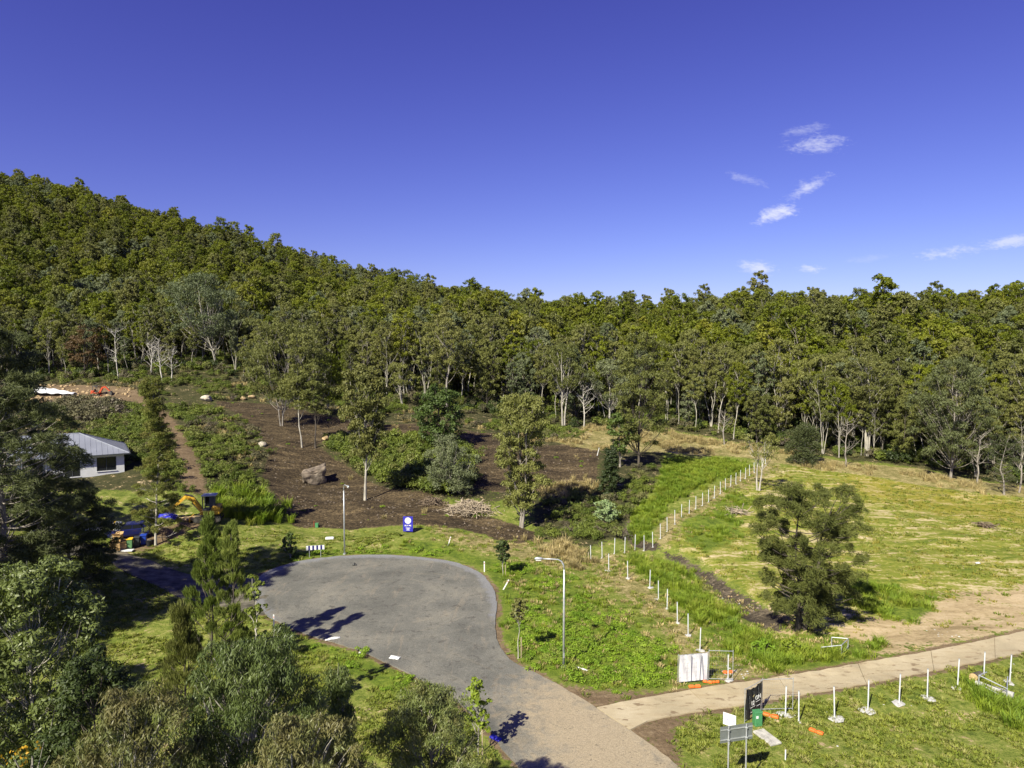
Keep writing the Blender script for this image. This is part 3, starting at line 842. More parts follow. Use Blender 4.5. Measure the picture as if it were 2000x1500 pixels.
    C, AX, NR = np.concatenate(C), np.concatenate(AX), np.concatenate(NR)
    sc_ = rng.uniform(.65, 1.3, len(C))
    return cat(wood), leaf_quads(C, AX, ll * sc_, lw * sc_, rng, NR)

def tree(name, label, catg, loc, geo_, bark, lf, rotz=0.0, group=None, scale=1.0):
    r = thing(name, label, catg, loc, rotz, group)
    r.scale = (scale,) * 3
    link('trunk', mesh_np('trunk', *geo_[0], [M[bark]], smooth=True), r)
    link('crown', mesh_np('crown', *geo_[1], [M[lf]]), r)
    return r

def dead_geo(seed, H_, spread, tr, nb=14, sub=4, lo=.3):
    rng = np.random.default_rng(seed)
    k = 9; u = np.linspace(0, 1, k)[:, None]
    p = np.concatenate([np.cumsum(rng.normal(size=(k, 2)), 0) * .012 * H_, u * H_], 1); p[0, :2] = 0; p[0, 2] = -.3
    tk = tube_np(p, tr * (1 - .85 * u[:, 0]), 7)
    br = []
    for i in range(nb):
        z = H_ * rng.uniform(lo, .95); a = rng.uniform(0, 6.28)
        st = np.array([np.interp(z, p[:, 2], p[:, 0]), np.interp(z, p[:, 2], p[:, 1]), z])
        L = spread * rng.uniform(.5, 1) * (1.1 - .5 * z / H_)
        e = st + np.array([math.cos(a) * L, math.sin(a) * L, L * rng.uniform(.4, 1.3)])
        b_ = bez(st, e, rng.normal(size=3) * .08 * L, 6)
        br.append(tube_np(b_, np.linspace(tr * .35, tr * .1, 6), 5))
        for q in range(sub):
            s2 = b_[rng.integers(2, 6)]
            e2 = s2 + rdir(rng, 1)[0] * L * .45 + np.array([0, 0, .25 * L])
            br.append(tube_np(bez(s2, e2, rng.normal(size=3) * .05 * L, 4), np.linspace(tr * .13, tr * .05, 4), 4))
    return tk, cat(br)
def dead_tree(name, label, loc, geo_, mat='dead_wood', group=None, rotz=0.):
    r = thing(name, label, 'tree', loc, rotz, group)
    link('trunk', mesh_np('trunk', *geo_[0], [M[mat]], smooth=True), r)
    link('branches', mesh_np('branches', *geo_[1], [M[mat]], smooth=True), r)
    return r

# ---- scattering of uncountable cover: one object of points, copies of small tufts set on them by geometry nodes
def proto(name, me):
    return bpy.data.objects.new(name, me)               # never linked: only its mesh is used
def scatter(name, label, catg, protos, pts, rot, scl, idx, rng=None):
    n = len(pts)
    me = bpy.data.meshes.new(name)
    me.vertices.add(n); me.vertices.foreach_set('co', np.asarray(pts, np.float32).ravel())
    a = me.attributes.new('rot', 'FLOAT_VECTOR', 'POINT'); a.data.foreach_set('vector', np.asarray(rot, np.float32).ravel())
    a = me.attributes.new('scl', 'FLOAT_VECTOR', 'POINT'); a.data.foreach_set('vector', np.asarray(scl, np.float32).ravel())
    a = me.attributes.new('pick', 'INT', 'POINT'); a.data.foreach_set('value', np.asarray(idx, np.int32))
    o = tag(link(name, me), label, catg, kind='stuff')
    g = bpy.data.node_groups.new(name, 'GeometryNodeTree')
    g.interface.new_socket('Geometry', in_out='INPUT', socket_type='NodeSocketGeometry')
    g.interface.new_socket('Geometry', in_out='OUTPUT', socket_type='NodeSocketGeometry')
    N = g.nodes
    gi, go = N.new('NodeGroupInput'), N.new('NodeGroupOutput')
    jn = N.new('GeometryNodeJoinGeometry')
    for p in reversed(protos):
        oi = N.new('GeometryNodeObjectInfo'); oi.inputs['Object'].default_value = p; oi.inputs['As Instance'].default_value = False
        g2 = N.new('GeometryNodeGeometryToInstance')
        g.links.new(oi.outputs['Geometry'], g2.inputs[0]); g.links.new(g2.outputs[0], jn.inputs[0])
    ip = N.new('GeometryNodeInstanceOnPoints'); ip.inputs['Pick Instance'].default_value = True
    def at(nm, dt):
        x = N.new('GeometryNodeInputNamedAttribute'); x.data_type = dt; x.inputs[0].default_value = nm
        return x.outputs[0]
    g.links.new(gi.outputs[0], ip.inputs['Points']); g.links.new(jn.outputs[0], ip.inputs['Instance'])
    g.links.new(at('pick', 'INT'), ip.inputs['Instance Index'])
    er = N.new('FunctionNodeEulerToRotation'); g.links.new(at('rot', 'FLOAT_VECTOR'), er.inputs[0])
    g.links.new(er.outputs[0], ip.inputs['Rotation'])
    g.links.new(at('scl', 'FLOAT_VECTOR'), ip.inputs['Scale']); g.links.new(ip.outputs[0], go.inputs[0])
    md = o.modifiers.new('scatter', 'NODES'); md.node_group = g
    return o

def fill(poly, dens, rng, thin=None, ragged=.5):
    """random points in a world-space outline, dens per square metre"""
    A = np.array(poly); lo_, hi_ = A.min(0), A.max(0)
    n = int((hi_[0] - lo_[0]) * (hi_[1] - lo_[1]) * dens)
    p = lo_ + rng.random((n, 2)) * (hi_ - lo_)
    p = p[inside(poly, p[:, 0], p[:, 1])]
    if ragged:
        e_ = seg_dist(poly, p[:, 0], p[:, 1]) + (fbm(p[:, 0] / 2.5, p[:, 1] / 2.5, 91, 3) - .5) * 5
        p = p[rng.random(len(p)) < np.clip(.35 + e_ * .55, .08, 1)]
        p = p + rng.normal(size=p.shape) * ragged
    if thin:
        p = p[fbm(p[:, 0] / thin[0], p[:, 1] / thin[0], thin[1], 3) > thin[2]]
    return p
def off_road(p, gap=.15):
    keep = ~(inside(ROADL[::2], p[:, 0], p[:, 1]) | inside(DRIVE, p[:, 0], p[:, 1]) | inside([tuple(q) for q in GDRIVE], p[:, 0], p[:, 1]))
    return p[keep]
def in_view(p, margin=1.15):
    u = p[:, 0] / np.maximum(p[:, 1], 1)
    return p[(np.abs(u) < .741 * margin) & (p[:, 1] > 20)]
def lay(name, label, catg, protos, p, rng, s0=.7, s1=1.3, tilt=.08, zs=(.8, 1.25), sink=0.0):
    n = len(p)
    s = rng.uniform(s0, s1, n)
    scl = np.stack([s, s, s * rng.uniform(zs[0], zs[1], n)], -1)
    rot = np.stack([rng.normal(size=n) * tilt, rng.normal(size=n) * tilt, rng.uniform(0, 6.28, n)], -1)
    pts = np.concatenate([p, (H(p[:, 0], p[:, 1]) - sink)[:, None]], 1)
    return scatter(name, label, catg, protos, pts, rot, scl, rng.integers(len(protos), size=n))

def tuft_mesh(name, seed, n, r, h, wd, lean, mats, bend=.35):
    """grass tuft: each blade two quads, bent outward"""
    rng = np.random.default_rng(seed)
    a = rng.uniform(0, 6.28, n); rr = r * np.sqrt(rng.random(n)); b0 = np.stack([np.cos(a) * rr, np.sin(a) * rr, np.zeros(n) - .02], -1)
    a2 = a + rng.normal(size=n) * .8
    d = np.stack([np.cos(a2), np.sin(a2), np.zeros(n)], -1)
    hh = h * rng.uniform(.55, 1.15, n)[:, None]; ln = lean * rng.uniform(.3, 1.3, n)[:, None]
    mid = b0 + d * hh * ln * .35 + np.array([0, 0, 1]) * hh * .6
    tip = b0 + d * hh * (ln + bend * rng.uniform(0, 1, n)[:, None]) + np.array([0, 0, 1]) * hh * rng.uniform(.75, 1.05, n)[:, None]
    sd_ = np.stack([-np.sin(a2 + rng.normal(size=n)), np.cos(a2), np.zeros(n)], -1) * wd / 2
    V = np.stack([b0 - sd_ * .8, b0 + sd_ * .8, mid + sd_, mid - sd_, tip + sd_ * .15, tip - sd_ * .15], 1).reshape(-1, 3)
    k = np.arange(n)[:, None] * 6
    F = np.concatenate([k + np.array([[0, 1, 2, 3]]), k + np.array([[3, 2, 4, 5]])])
    return mesh_np(name, V, F, mats)
def bush_mesh(name, seed, n, r, h, ll, lw, mats, lumps=6, wood=None):
    rng = np.random.default_rng(seed)
    c = np.stack([rng.normal(size=lumps) * r * .42, rng.normal(size=lumps) * r * .42, rng.uniform(.25, .7, lumps) * h], -1)
    cr = rng.uniform(.35, .6, lumps) * r
    k = rng.integers(lumps, size=n); d = rdir(rng, n); d[:, 2] = np.where(rng.random(n) < .7, np.abs(d[:, 2]), d[:, 2])
    p = c[k] + d * (cr[k] * rng.uniform(.3, 1, n) ** .5)[:, None] * np.array([[1, 1, h / r * .8]])
    p[:, 2] = np.maximum(p[:, 2], .02)
    ax = unit(np.cross(d, rdir(rng, n)) + d * .4)
    s = rng.uniform(.6, 1.3, n)
    V, F = leaf_quads(p, ax, ll * s, lw * s, rng, unit(d + np.array([[0, 0, .7]])))
    mi = np.zeros(len(F), int)
    if wood:
        br = [tube_np(bez(np.array([0, 0, -.1]), q, rng.normal(size=3) * .05, 4), np.linspace(.03, .01, 4), 4) for q in c]
        v2, f2 = cat(br)
        F = np.concatenate([F, f2 + len(V)]); V = np.concatenate([V, v2]); mi = np.concatenate([mi, np.ones(len(f2), int)])
        mats = mats + [wood]
    return mesh_np(name, V, F, mats, mi)

# ------------------------------------------------------------------ the forest on the hill
rng = np.random.default_rng(12)
GUMS = []                                               # (geometry, bark) of the trees at the forest edge
for i in range(9):
    h = [18, 20.5, 16.5, 16, 19.5, 16, 12, 19, 17.5][i]
    GUMS.append((tree_geo(100 + i, h, [7, 7.5, 7.5, 5.5, 8.8, 7.5, 5.5, 8.2, 5.5][i], [.42, .46, .34, .44, .46, .16, .2, .40, .5][i], [.12, .135, .115, .085, .14, .13, .07, .13, .09][i],
                          [24, 26, 26, 20, 27, 30, 20, 27, 18][i], [6500, 7000, 7500, 4600, 7500, 8500, 4600, 7500, 4200][i], .44, .17, stems=[1, 1, 2, 1, 2, 1, 1, 3, 1][i], clump=[.17, .18, .15, .2, .15, .18, .2, .15, .2][i], lean=.03, flat=.85),
                 ['pale_bark', 'pale_bark', 'grey_bark', 'pale_bark', 'pale_bark', 'dark_bark', 'grey_bark', 'pale_bark', 'pale_bark'][i]))
FAR = []
for i in range(10):
    g = tree_geo(200 + i, [17, 19, 15, 18, 20, 14, 21, 12, 18, 16][i], [9, 8.5, 11, 8, 11.5, 10, 8, 9, 12.5, 7][i], [.22, .28, .15, .25, .3, .12, .40, .08, .3, .3][i], .13, [30, 26, 34, 24, 36, 30, 22, 26, 38, 18][i], 6000, .48, .25,
                 style='round' if i % 3 else 'gum', clump=[.15, .18, .14, .19, .14, .16, .18, .17, .13, .22][i], twig=False, seg=5, droop=.4, flat=.95, env='column' if i in (1, 3, 6) else 'round')
    (v1, f1), (v2, f2) = g
    FAR.append(proto('far_gum_%d' % i, mesh_np('far_tree', np.concatenate([v1, v2]), np.concatenate([f1, f2 + len(v1)]), [M['pale_bark' if i in (3, 6) else 'grey_bark'], M[['forest_leaf', 'forest_leaf', 'forest_dark', 'gum_leaf', 'forest_leaf', 'forest_gold', 'gum_leaf', 'forest_dark', 'forest_leaf', 'grey_leaf'][i]]],
                                               np.concatenate([np.zeros(len(f1), int), np.ones(len(f2), int)]))))
pts = []
sp = 4.9
gx = np.arange(-520, 480, sp); gy = np.arange(90, 620, sp)
jx, jy = np.meshgrid(gx, gy)
jx = jx + rng.uniform(-.46, .46, jx.shape) * sp; jy = jy + rng.uniform(-.46, .46, jy.shape) * sp
f_ = np.stack([jx.ravel(), jy.ravel()], -1)
u_ = f_[:, 0] / f_[:, 1]
f_ = f_[(np.abs(u_) < .82)]
dist = f_[:, 1] - fedge(f_[:, 0], f_[:, 1])
keep = (dist > 0) & (rng.random(len(f_)) < np.interp(dist, [0, 12, 60, 200], [.9, 1.0, .92, .80]))
f_, dist = f_[keep], dist[keep]
crest = np.interp(f_[:, 0] / f_[:, 1], [-.8, -.74, -.5, -.27, -.09, .07, .3, .52, .74], [540, 490, 460, 430, 405, 385, 370, 360, 360])
keep = f_[:, 1] < crest + 35
f_, dist = f_[keep], dist[keep]
order = np.argsort(dist * (1 + .0) + rng.uniform(0, 6, len(dist)))
nvis = np.abs(f_[:, 0] / f_[:, 1]) < .76
front = [k for k in order if nvis[k]][:285]
fset = set(front)
rest = np.array([k for k in range(len(f_)) if k not in fset])
EDGE_GROUP = 'gum trees standing along the forest edge'
where = [(-.66, 'at the far left behind the huge she-oak'), (-.58, 'above the white plastic sheet'), (-.49, 'above the row of white dead trees'), (-.40, 'beside the large spreading grey gum'), (-.31, 'above the three-trunked gum'),
         (-.22, 'above the very slender pale gum'), (-.14, 'behind the alone-standing white-trunked gum'), (-.06, 'behind the dark round-headed tree'), (.03, 'behind the bushy upright gum'),
         (.12, 'behind the second patch of dark soil'), (.20, 'behind the tall dusky gum'), (.29, 'behind the far end of the creek'), (.36, 'behind the climbing row of fence posts'), (.44, 'behind the grey-green bushy tree'),
         (.52, 'around the fanning white gum'), (.60, 'left of the broad dusky gum'), (.67, 'right of the broad dusky gum'), (9, 'at the far right end of the paddock')]
kinds = ['tall pale-trunked gum tree', 'tall grey-trunked gum tree', 'twin-stemmed white gum tree', 'slim grey gum tree', 'spreading forked white gum tree', 'dark-barked leafy gum tree',
         'short slender gum tree', 'broad two-stemmed pale gum tree', 'slender white-trunked gum tree']
masters = {}
leafs = ['gum_leaf', 'gum_leaf', 'grey_leaf', 'gum_leaf', 'forest_leaf']
for q, k in enumerate(front):
    gi = int(rng.integers(9)); li = int(rng.integers(5))
    x, y = f_[k]
    lab = kinds[gi] + ' ' + next(n for a, n in where if x / y < a)
    s = rng.uniform(.78, 1.1) * (0.82 if x < -60 else 1.0) * (.72 if dist[k] < 7 and rng.random() < .5 else 1.0)
    rz = rng.uniform(0, 6.28)
    key = (gi, li)
    loc = G(x, y)
    if key not in masters:
        if gi in [a for a, _ in masters]:
            src = next(v for (a, _), v in masters.items() if a == gi)
            o = copy_tree(src, loc, rz, lab, EDGE_GROUP, s)
            cr = [c for c in o.children if c.name.startswith('crown')][0]
            cr.data = cr.data.copy(); cr.data.materials[0] = M[leafs[li]]
        else:
            o = tree('gum_tree', lab, 'tree', loc, GUMS[gi][0], GUMS[gi][1], leafs[li], rz, EDGE_GROUP, s)
        masters[key] = o
    else:
        copy_tree(masters[key], loc, rz, lab, EDGE_GROUP, s)
same = {}
for o in [o for o in COL.objects if o.get('group') == EDGE_GROUP]:
    same.setdefault(o['label'], []).append(o)
for lab, os_ in same.items():
    if len(os_) > 1:
        for k_, o in enumerate(sorted(os_, key=lambda q: q.location.x / q.location.y)):
            o['label'] = lab + ', ' + 'first second third fourth fifth sixth seventh eighth ninth tenth eleventh twelfth thirteenth fourteenth fifteenth'.split()[min(k_, 14)] + ' from left'
p = f_[rest]
n = len(p)
s = rng.uniform(.62, 1.0, n) + .35 * rng.random(n) ** 3
crest_r = crest[keep][rest] if len(crest) != len(f_) else crest[rest]
s = np.where((rng.random(n) < .10) & (p[:, 0] > -20), s * 1.22, s)
s = np.where((p[:, 0] < -20) & (crest_r - p[:, 1] < 25), .72 + (s - .72) * .6, s)
scatter('forest', 'dense olive green gum forest covering the hill', 'forest', FAR,
        np.concatenate([p, H(p[:, 0], p[:, 1])[:, None]], 1), np.stack([rng.normal(size=n) * .03, rng.normal(size=n) * .03, rng.uniform(0, 6.28, n)], -1),
        np.stack([s * rng.uniform(.9, 1.1, n), s * rng.uniform(.9, 1.1, n), s], -1), np.clip((fbm(p[:, 0] / 38, p[:, 1] / 38, 17, 3) - .5) * 22 + rng.normal(size=n) * 2.6 + 4.5, 0, 9).astype(int))

# low growth under the trees and along the forest edge
UNDER = [proto('u%d' % i, bush_mesh('undergrowth', 300 + i, 420, 1.5, 1.7, .30, .15, [M[['scrub_leaf', 'dark_leaf', 'scrub_leaf', 'scrub_dull'][i]]])) for i in range(4)]
u_ = np.stack([rng.uniform(-170, 160, 16000), rng.uniform(95, 230, 16000)], -1)
dd = u_[:, 1] - fedge(u_[:, 0], u_[:, 1])
u_ = in_view(u_[(dd > -5) & (dd < 45) & (rng.random(len(dd)) < np.interp(dd, [-6, 0, 10, 45], [.35, .9, .8, .5])) & ~((dd < 2) & (u_[:, 0] > 30))])
lay('undergrowth', 'shady low scrub on the forest floor', 'undergrowth', UNDER, u_, rng, .5, 1.25)

# ------------------------------------------------------------------ trees that stand out one by one
def H_for(base, top_py):                                # height of a thing whose top shows at a given photo row
    d = ray(1000, top_py)
    return float(CAM_Z + d[2] * base.y / d[1] - base.z)
def by_px(px, py, top, wpx):
    b = P(px, py)
    return b, H_for(b, top), wpx / px_m(b)

b, h, wd = by_px(713, 977, 712, 112)
tree('gum_tree', 'tall gum with a smooth white trunk standing alone on the dark cleared soil', 'tree', b, tree_geo(1, h, wd * 1.15, .32, .18, 40, 19000, .36, .16, clump=.20, env='column', lean=.008), 'pale_bark', 'gum_leaf')
b, h, wd = by_px(1017, 1030, 768, 135)
tree('gum_tree', 'bushy upright gum tree at the lower edge of the dark soil', 'tree', b, tree_geo(2, h, wd, .14, .22, 48, 24000, .34, .13, clump=.18, env='column', lean=.01, stems=2), 'grey_bark', 'gum_leaf')
b, h, wd = by_px(550, 832, 622, 135)
tree('gum_tree', 'gum with three close pale trunks at the upper left of the dark soil', 'tree', b, tree_geo(3, h, wd * 1.2, .26, .16, 44, 19000, .40, .15, clump=.17, stems=3, lean=.02), 'grey_bark', 'gum_leaf')
b, h, wd = by_px(590, 874, 650, 62)
tree('gum_tree', 'very slender pale gum just left of a broken trunk', 'tree', b, tree_geo(4, h, wd * 1.3, .32, .11, 26, 9500, .36, .14, clump=.22, env='column', lean=.01), 'pale_bark', 'gum_leaf')
b, h, wd = by_px(616, 875, 690, 70)
tree('gum_tree', 'thin dark-trunked gum standing right of the slender pale gum', 'tree', b, tree_geo(5, h, wd * 1.2, .36, .13, 20, 7000, .36, .14, clump=.2, lean=.015), 'dark_bark', 'gum_leaf')
b, h, wd = by_px(640, 808, 690, 60)
tree('gum_tree', 'small leafy gum above the upper rim of the dark soil', 'tree', b, tree_geo(6, h, wd * 1.4, .2, .12, 24, 9000, .36, .16, clump=.22, lean=.015), 'grey_bark', 'forest_leaf')
b, h, wd = by_px(858, 872, 753, 112)
tree('round_tree', 'dense dark green round-headed tree at the centre of the cleared block', 'tree', b, tree_geo(7, h, wd, .12, .25, 34, 9500, .34, .24, style='round', clump=.2, flat=.85), 'dark_bark', 'round_leaf')
b, h, wd = by_px(885, 965, 850, 108)
tree('round_tree', 'pale grey-green dome-shaped tree in front of the dark round tree', 'tree', b, tree_geo(8, h, wd, .04, .10, 44, 17000, .26, .10, style='round', clump=.19, stems=3, flat=.9), 'pale_bark', 'grey_leaf')
b, h, wd = by_px(1245, 912, 648, 135)
tree('gum_tree', 'tall dusky gum with dark forked trunk at the right end of the cleared block', 'tree', b, tree_geo(9, h, wd, .16, .22, 48, 18000, .36, .14, clump=.16, stems=2, lean=.02), 'dark_bark', 'gum_leaf')
b, h, wd = by_px(1211, 912, 805, 62)
tree('gum_tree', 'small leafy gum beside the tall dusky gum', 'tree', b, tree_geo(10, h, wd, .25, .16, 15, 4200, .34, .16, clump=.24), 'grey_bark', 'round_leaf')
b, h, wd = by_px(1187, 966, 872, 62)
tree('cone_shrub', 'dense dark green cone-shaped tree at the edge of the dark soil', 'tree', b, tree_geo(11, h, wd, .02, .16, 30, 7500, .26, .15, style='round', clump=.24, env='cone'), 'dark_bark', 'dark_leaf')
b, h, wd = by_px(1480, 958, 846, 95)
tree('umbrella_tree', 'small flat-topped tree with a bare pale trunk in the paddock by the fence posts', 'tree', b, tree_geo(12, h, wd, .55, .20, 14, 1900, .30, .14, clump=.17, env='umbrella', stems=2), 'pale_bark', 'gum_leaf')
b, h, wd = by_px(1562, 1228, 936, 225)
tree('she_oak', 'big wispy she-oak with a leaning grey trunk in the right paddock', 'tree', b, tree_geo(13, h, wd * 1.12, .10, .30, 96, 52000, .44, .042, style='oak', clump=.088, lean=.04, env='column', flat=1.15, stems=2), 'dark_bark', 'she_oak_leaf')
b, h, wd = by_px(1570, 908, 826, 84)
tree('round_tree', 'grey-green bushy tree at the edge of the forest behind the paddock', 'tree', b, tree_geo(14, h, wd, .03, .12, 40, 12000, .32, .10, style='oak', clump=.2, flat=.9), 'grey_bark', 'she_oak_dark')
b, h, wd = by_px(1693, 890, 692, 105)
tree('gum_tree', 'white gum fanning into several tall bare limbs behind the paddock', 'tree', b, tree_geo(15, h, wd, .48, .30, 32, 10000, .42, .17, clump=.2, stems=4, lean=.05), 'pale_bark', 'gum_leaf')
b, h, wd = by_px(1856, 935, 700, 165)
tree('gum_tree', 'broad dusky gum with crooked pale limbs behind the right paddock', 'tree', b, tree_geo(16, h, wd, .16, .20, 56, 21000, .40, .15, clump=.14, stems=1, lean=.03), 'grey_bark', 'she_oak_dark')
b, h, wd = by_px(1961, 966, 838, 85)
tree('she_oak', 'thin wispy young she-oak at the right edge of the paddock', 'tree', b, tree_geo(17, h, wd, .2, .15, 22, 4200, .34, .05, style='oak', clump=.2), 'grey_bark', 'she_oak_dark')
b, h, wd = by_px(1190, 830, 700, 110)
tree('gum_tree', 'pale grey-leaved gum at the forest edge behind the dusky gum', 'tree', b, tree_geo(18, h, wd, .35, .24, 22, 6200, .42, .16, clump=.17), 'pale_bark', 'grey_leaf')
b, h, wd = by_px(425, 718, 533, 165)
tree('gum_tree', 'large spreading grey gum with a white trunk at the foot of the left hill', 'tree', b, tree_geo(19, h, wd, .32, .30, 40, 17000, .50, .20, clump=.16, stems=2, lean=.03), 'pale_bark', 'grey_leaf')
b, h, wd = by_px(165, 738, 634, 78)
tree('brown_tree', 'brown withered tree at the forest edge above the house', 'tree', b, tree_geo(20, h, wd, .25, .25, 18, 4800, .42, .2, clump=.19), 'dark_bark', 'brown_leaf')
b, h, wd = by_px(786, 792, 708, 62)
tree('gum_tree', 'low forked white gum behind the alone-standing white-trunked gum', 'tree', b, tree_geo(21, h, wd, .45, .2, 13, 3400, .38, .15, clump=.22, stems=3), 'pale_bark', 'gum_leaf')
b, h, wd = by_px(872, 800, 612, 95)
tree('gum_tree', 'tall round-topped gum towering behind the dark round tree', 'tree', b, tree_geo(22, h, wd, .42, .26, 22, 6500, .44, .18, clump=.18), 'grey_bark', 'gum_leaf')
b, h, wd = by_px(1100, 832, 668, 100)
tree('gum_tree', 'leafy gum with several white stems behind the bushy upright gum', 'tree', b, tree_geo(23, h, wd, .45, .28, 22, 6200, .42, .17, clump=.18, stems=3), 'pale_bark', 'gum_leaf')

for i, (px, py, top, sp_, lab) in enumerate([(231, 742, 640, 3.5, 'tall white dead tree with upswept twigs at the forest edge on the left'),
                                            (297, 741, 668, 3.2, 'short white dead tree with spreading twigs on the left'),
                                            (318, 745, 660, 3.4, 'bleached dead tree in a thicket of bare branches on the left'),
                                            (335, 744, 680, 2.6, 'small leaning bleached dead tree right of a thicket'),
                                            (1140, 838, 752, 3.0, 'bare white tree with a curved stem at the centre forest edge'),
                                            (1415, 868, 800, 2.4, 'bare grey sapling in the straw grass left of the paddock tree'),
                                            (1650, 912, 818, 2.6, 'bare grey tree in straw grass left of the fanning white gum'),
                                            (1990, 962, 860, 3.0, 'bare grey tree at the right end of the forest edge'),
                                            (1910, 948, 850, 2.4, 'thin leafless tree beside the broad dusky gum')]):
    b = P(px, py)
    dead_tree('dead_tree', lab, b, dead_geo(400 + i, H_for(b, top), sp_, .16, 15, 5), 'dead_wood' if i < 5 else 'grey_bark')

b, h, wd = by_px(304, 1066, 738, 105)
tree('she_oak', 'slender she-oak with a thin pale stem in front of the house', 'tree', b, tree_geo(30, h, wd * 1.05, .07, .12, 60, 30000, .36, .05, style='oak', clump=.17, env='cone', lean=.006), 'pale_bark', 'young_oak_leaf')
# near trees on the left, seen from above
def near(px, Y, z_top):
    d = ray(px, 900); x = d[0] / d[1] * Y
    g = G(x, Y)
    return g, z_top - g.z
def ztop(py, Y):
    d = ray(1000, py); return CAM_Z + d[2] / d[1] * Y
g, h = near(-30, 50, ztop(632, 50))
tree('she_oak', 'huge dark she-oak filling the left edge in front of the house', 'tree', g, tree_geo(31, h, 11.6, .14, .30, 150, 90000, .50, .05, style='oak', clump=.11, lean=.015, flat=.8), 'grey_bark', 'she_oak_dark')
g, h = near(130, 57, ztop(952, 57))
tree('she_oak', 'low dark she-oak hanging over the drive beside the cardboard boxes', 'tree', g, tree_geo(32, h, 9.0, .06, .2, 70, 36000, .45, .05, style='oak', clump=.13, lean=.02), 'grey_bark', 'she_oak_dark')
g, h = near(20, 67, ztop(765, 67))
tree('she_oak', 'dark she-oak hiding the left end of the house', 'tree', g, tree_geo(48, h, 8.0, .06, .2, 70, 38000, .45, .05, style='oak', clump=.13, lean=.02), 'grey_bark', 'she_oak_dark')
for k_, (x_, y_, h_, w_) in enumerate([(-40, 42, 15, 9), (-35, 33, 14, 8), (-47, 52, 16, 9)]):
    tree('she_oak', ['dark she-oak just left of the frame beyond the broad-leaved tree', 'dark she-oak left of the frame beside the near lawn', 'dark she-oak left of the frame behind the huge one'][k_], 'tree', G(x_, y_),
         tree_geo(45 + k_, h_, w_, .15, .25, 60, 22000, .45, .06, style='oak', clump=.13), 'grey_bark', 'she_oak_dark')
g, h = near(50, 28, ztop(1105, 28))
tree('broadleaf_tree', 'glossy broad-leaved tree with bleached twigs below the huge she-oak', 'tree', g, tree_geo(33, h, 6.6, .35, .15, 80, 44000, .19, .075, style='round', clump=.15, flat=.8), 'pale_bark', 'near_broad_leaf')
g, h = near(405, 47, ztop(1000, 47))
tree('she_oak', 'young feathery she-oak with a tall leader beside the turning head', 'tree', g, tree_geo(34, h, 6.0, .05, .10, 44, 26000, .38, .034, style='plume', clump=.085, env='cone', flat=1.35, lean=.012), 'dark_bark', 'young_oak_leaf')
g, h = near(443, 46, ztop(1012, 46))
tree('she_oak', 'narrow feathery she-oak sapling close to its taller twin', 'tree', g, tree_geo(35, h, 4.8, .06, .08, 26, 12000, .38, .034, style='plume', clump=.10, env='cone', flat=1.4, lean=.015), 'dark_bark', 'young_oak_leaf')
g, h = near(350, 40, ztop(1175, 40))
tree('she_oak', 'low grey-green feathery she-oak left of the young leader', 'tree', g, tree_geo(36, h, 4.4, .10, .08, 30, 14000, .32, .032, style='plume', clump=.13, env='cone', flat=1.4), 'dark_bark', 'she_oak_leaf')
g, h = near(515, 22, ztop(1222, 22))
tree('gum_tree', 'large near gum with drooping pale leaves at the bottom left', 'tree', g, tree_geo(37, h, 5.6, .40, .14, 90, 75000, .165, .032, clump=.15, flat=.95, droop=1.1), 'pale_bark', 'near_gum_leaf')
g, h = near(655, 26, ztop(1305, 26))
tree('gum_tree', 'slim near gum with reddish tips right of the large near gum', 'tree', g, tree_geo(38, h, 2.6, .35, .08, 40, 20000, .16, .034, clump=.22, env='cone', flat=1.1, droop=1.0), 'pale_bark', 'near_gum_leaf')
g, h = near(830, 27, ztop(1340, 27))
tree('gum_tree', 'rounded near gum at the bottom edge beside the road', 'tree', g, tree_geo(39, h, 4.8, .30, .1, 60, 42000, .16, .034, clump=.17, flat=.9, droop=1.0), 'grey_bark', 'near_gum_leaf')
g, h = near(300, 18.5, ztop(1330, 18.5))
tree('gum_tree', 'near gum with brownish new leaves in the bottom left corner', 'tree', g, tree_geo(40, h, 4.4, .40, .09, 60, 46000, .15, .030, clump=.16, flat=.9, droop=1.0), 'pale_bark', 'near_gum_leaf')
g, h = near(560, 18, ztop(1400, 18))
tree('gum_tree', 'low bright leafy gum crown at the bottom edge left of centre', 'tree', g, tree_geo(41, h, 4.8, .42, .09, 60, 46000, .15, .030, clump=.16, flat=.8, droop=1.0), 'pale_bark', 'near_gum_leaf')
g, h = near(180, 26, ztop(1285, 26))
tree('broadleaf_tree', 'dark shaded leafy shrub tree below the broad-leaved tree', 'tree', g, tree_geo(42, h, 4.8, .2, .1, 50, 22000, .17, .07, style='round', clump=.17), 'dark_bark', 'dark_leaf')
g, h = near(20, 17.5, ztop(1440, 17.5))
tree('yellow_shrub', 'sparse shrub with yellow flowers and long bare stems in the bottom left corner', 'shrub', g, tree_geo(43, h, 2.8, .5, .05, 16, 420, .09, .05, style='round', clump=.16), 'pale_bark', 'yellow_leaf')
g, h = near(490, 38, ztop(1120, 38))
tree('sapling', 'leafy light green sapling at the left rim of the turning head', 'tree', g, tree_geo(44, h, 1.7, .3, .05, 18, 1700, .20, .11, style='round', clump=.2, env='column'), 'pale_bark', 'scrub_leaf')

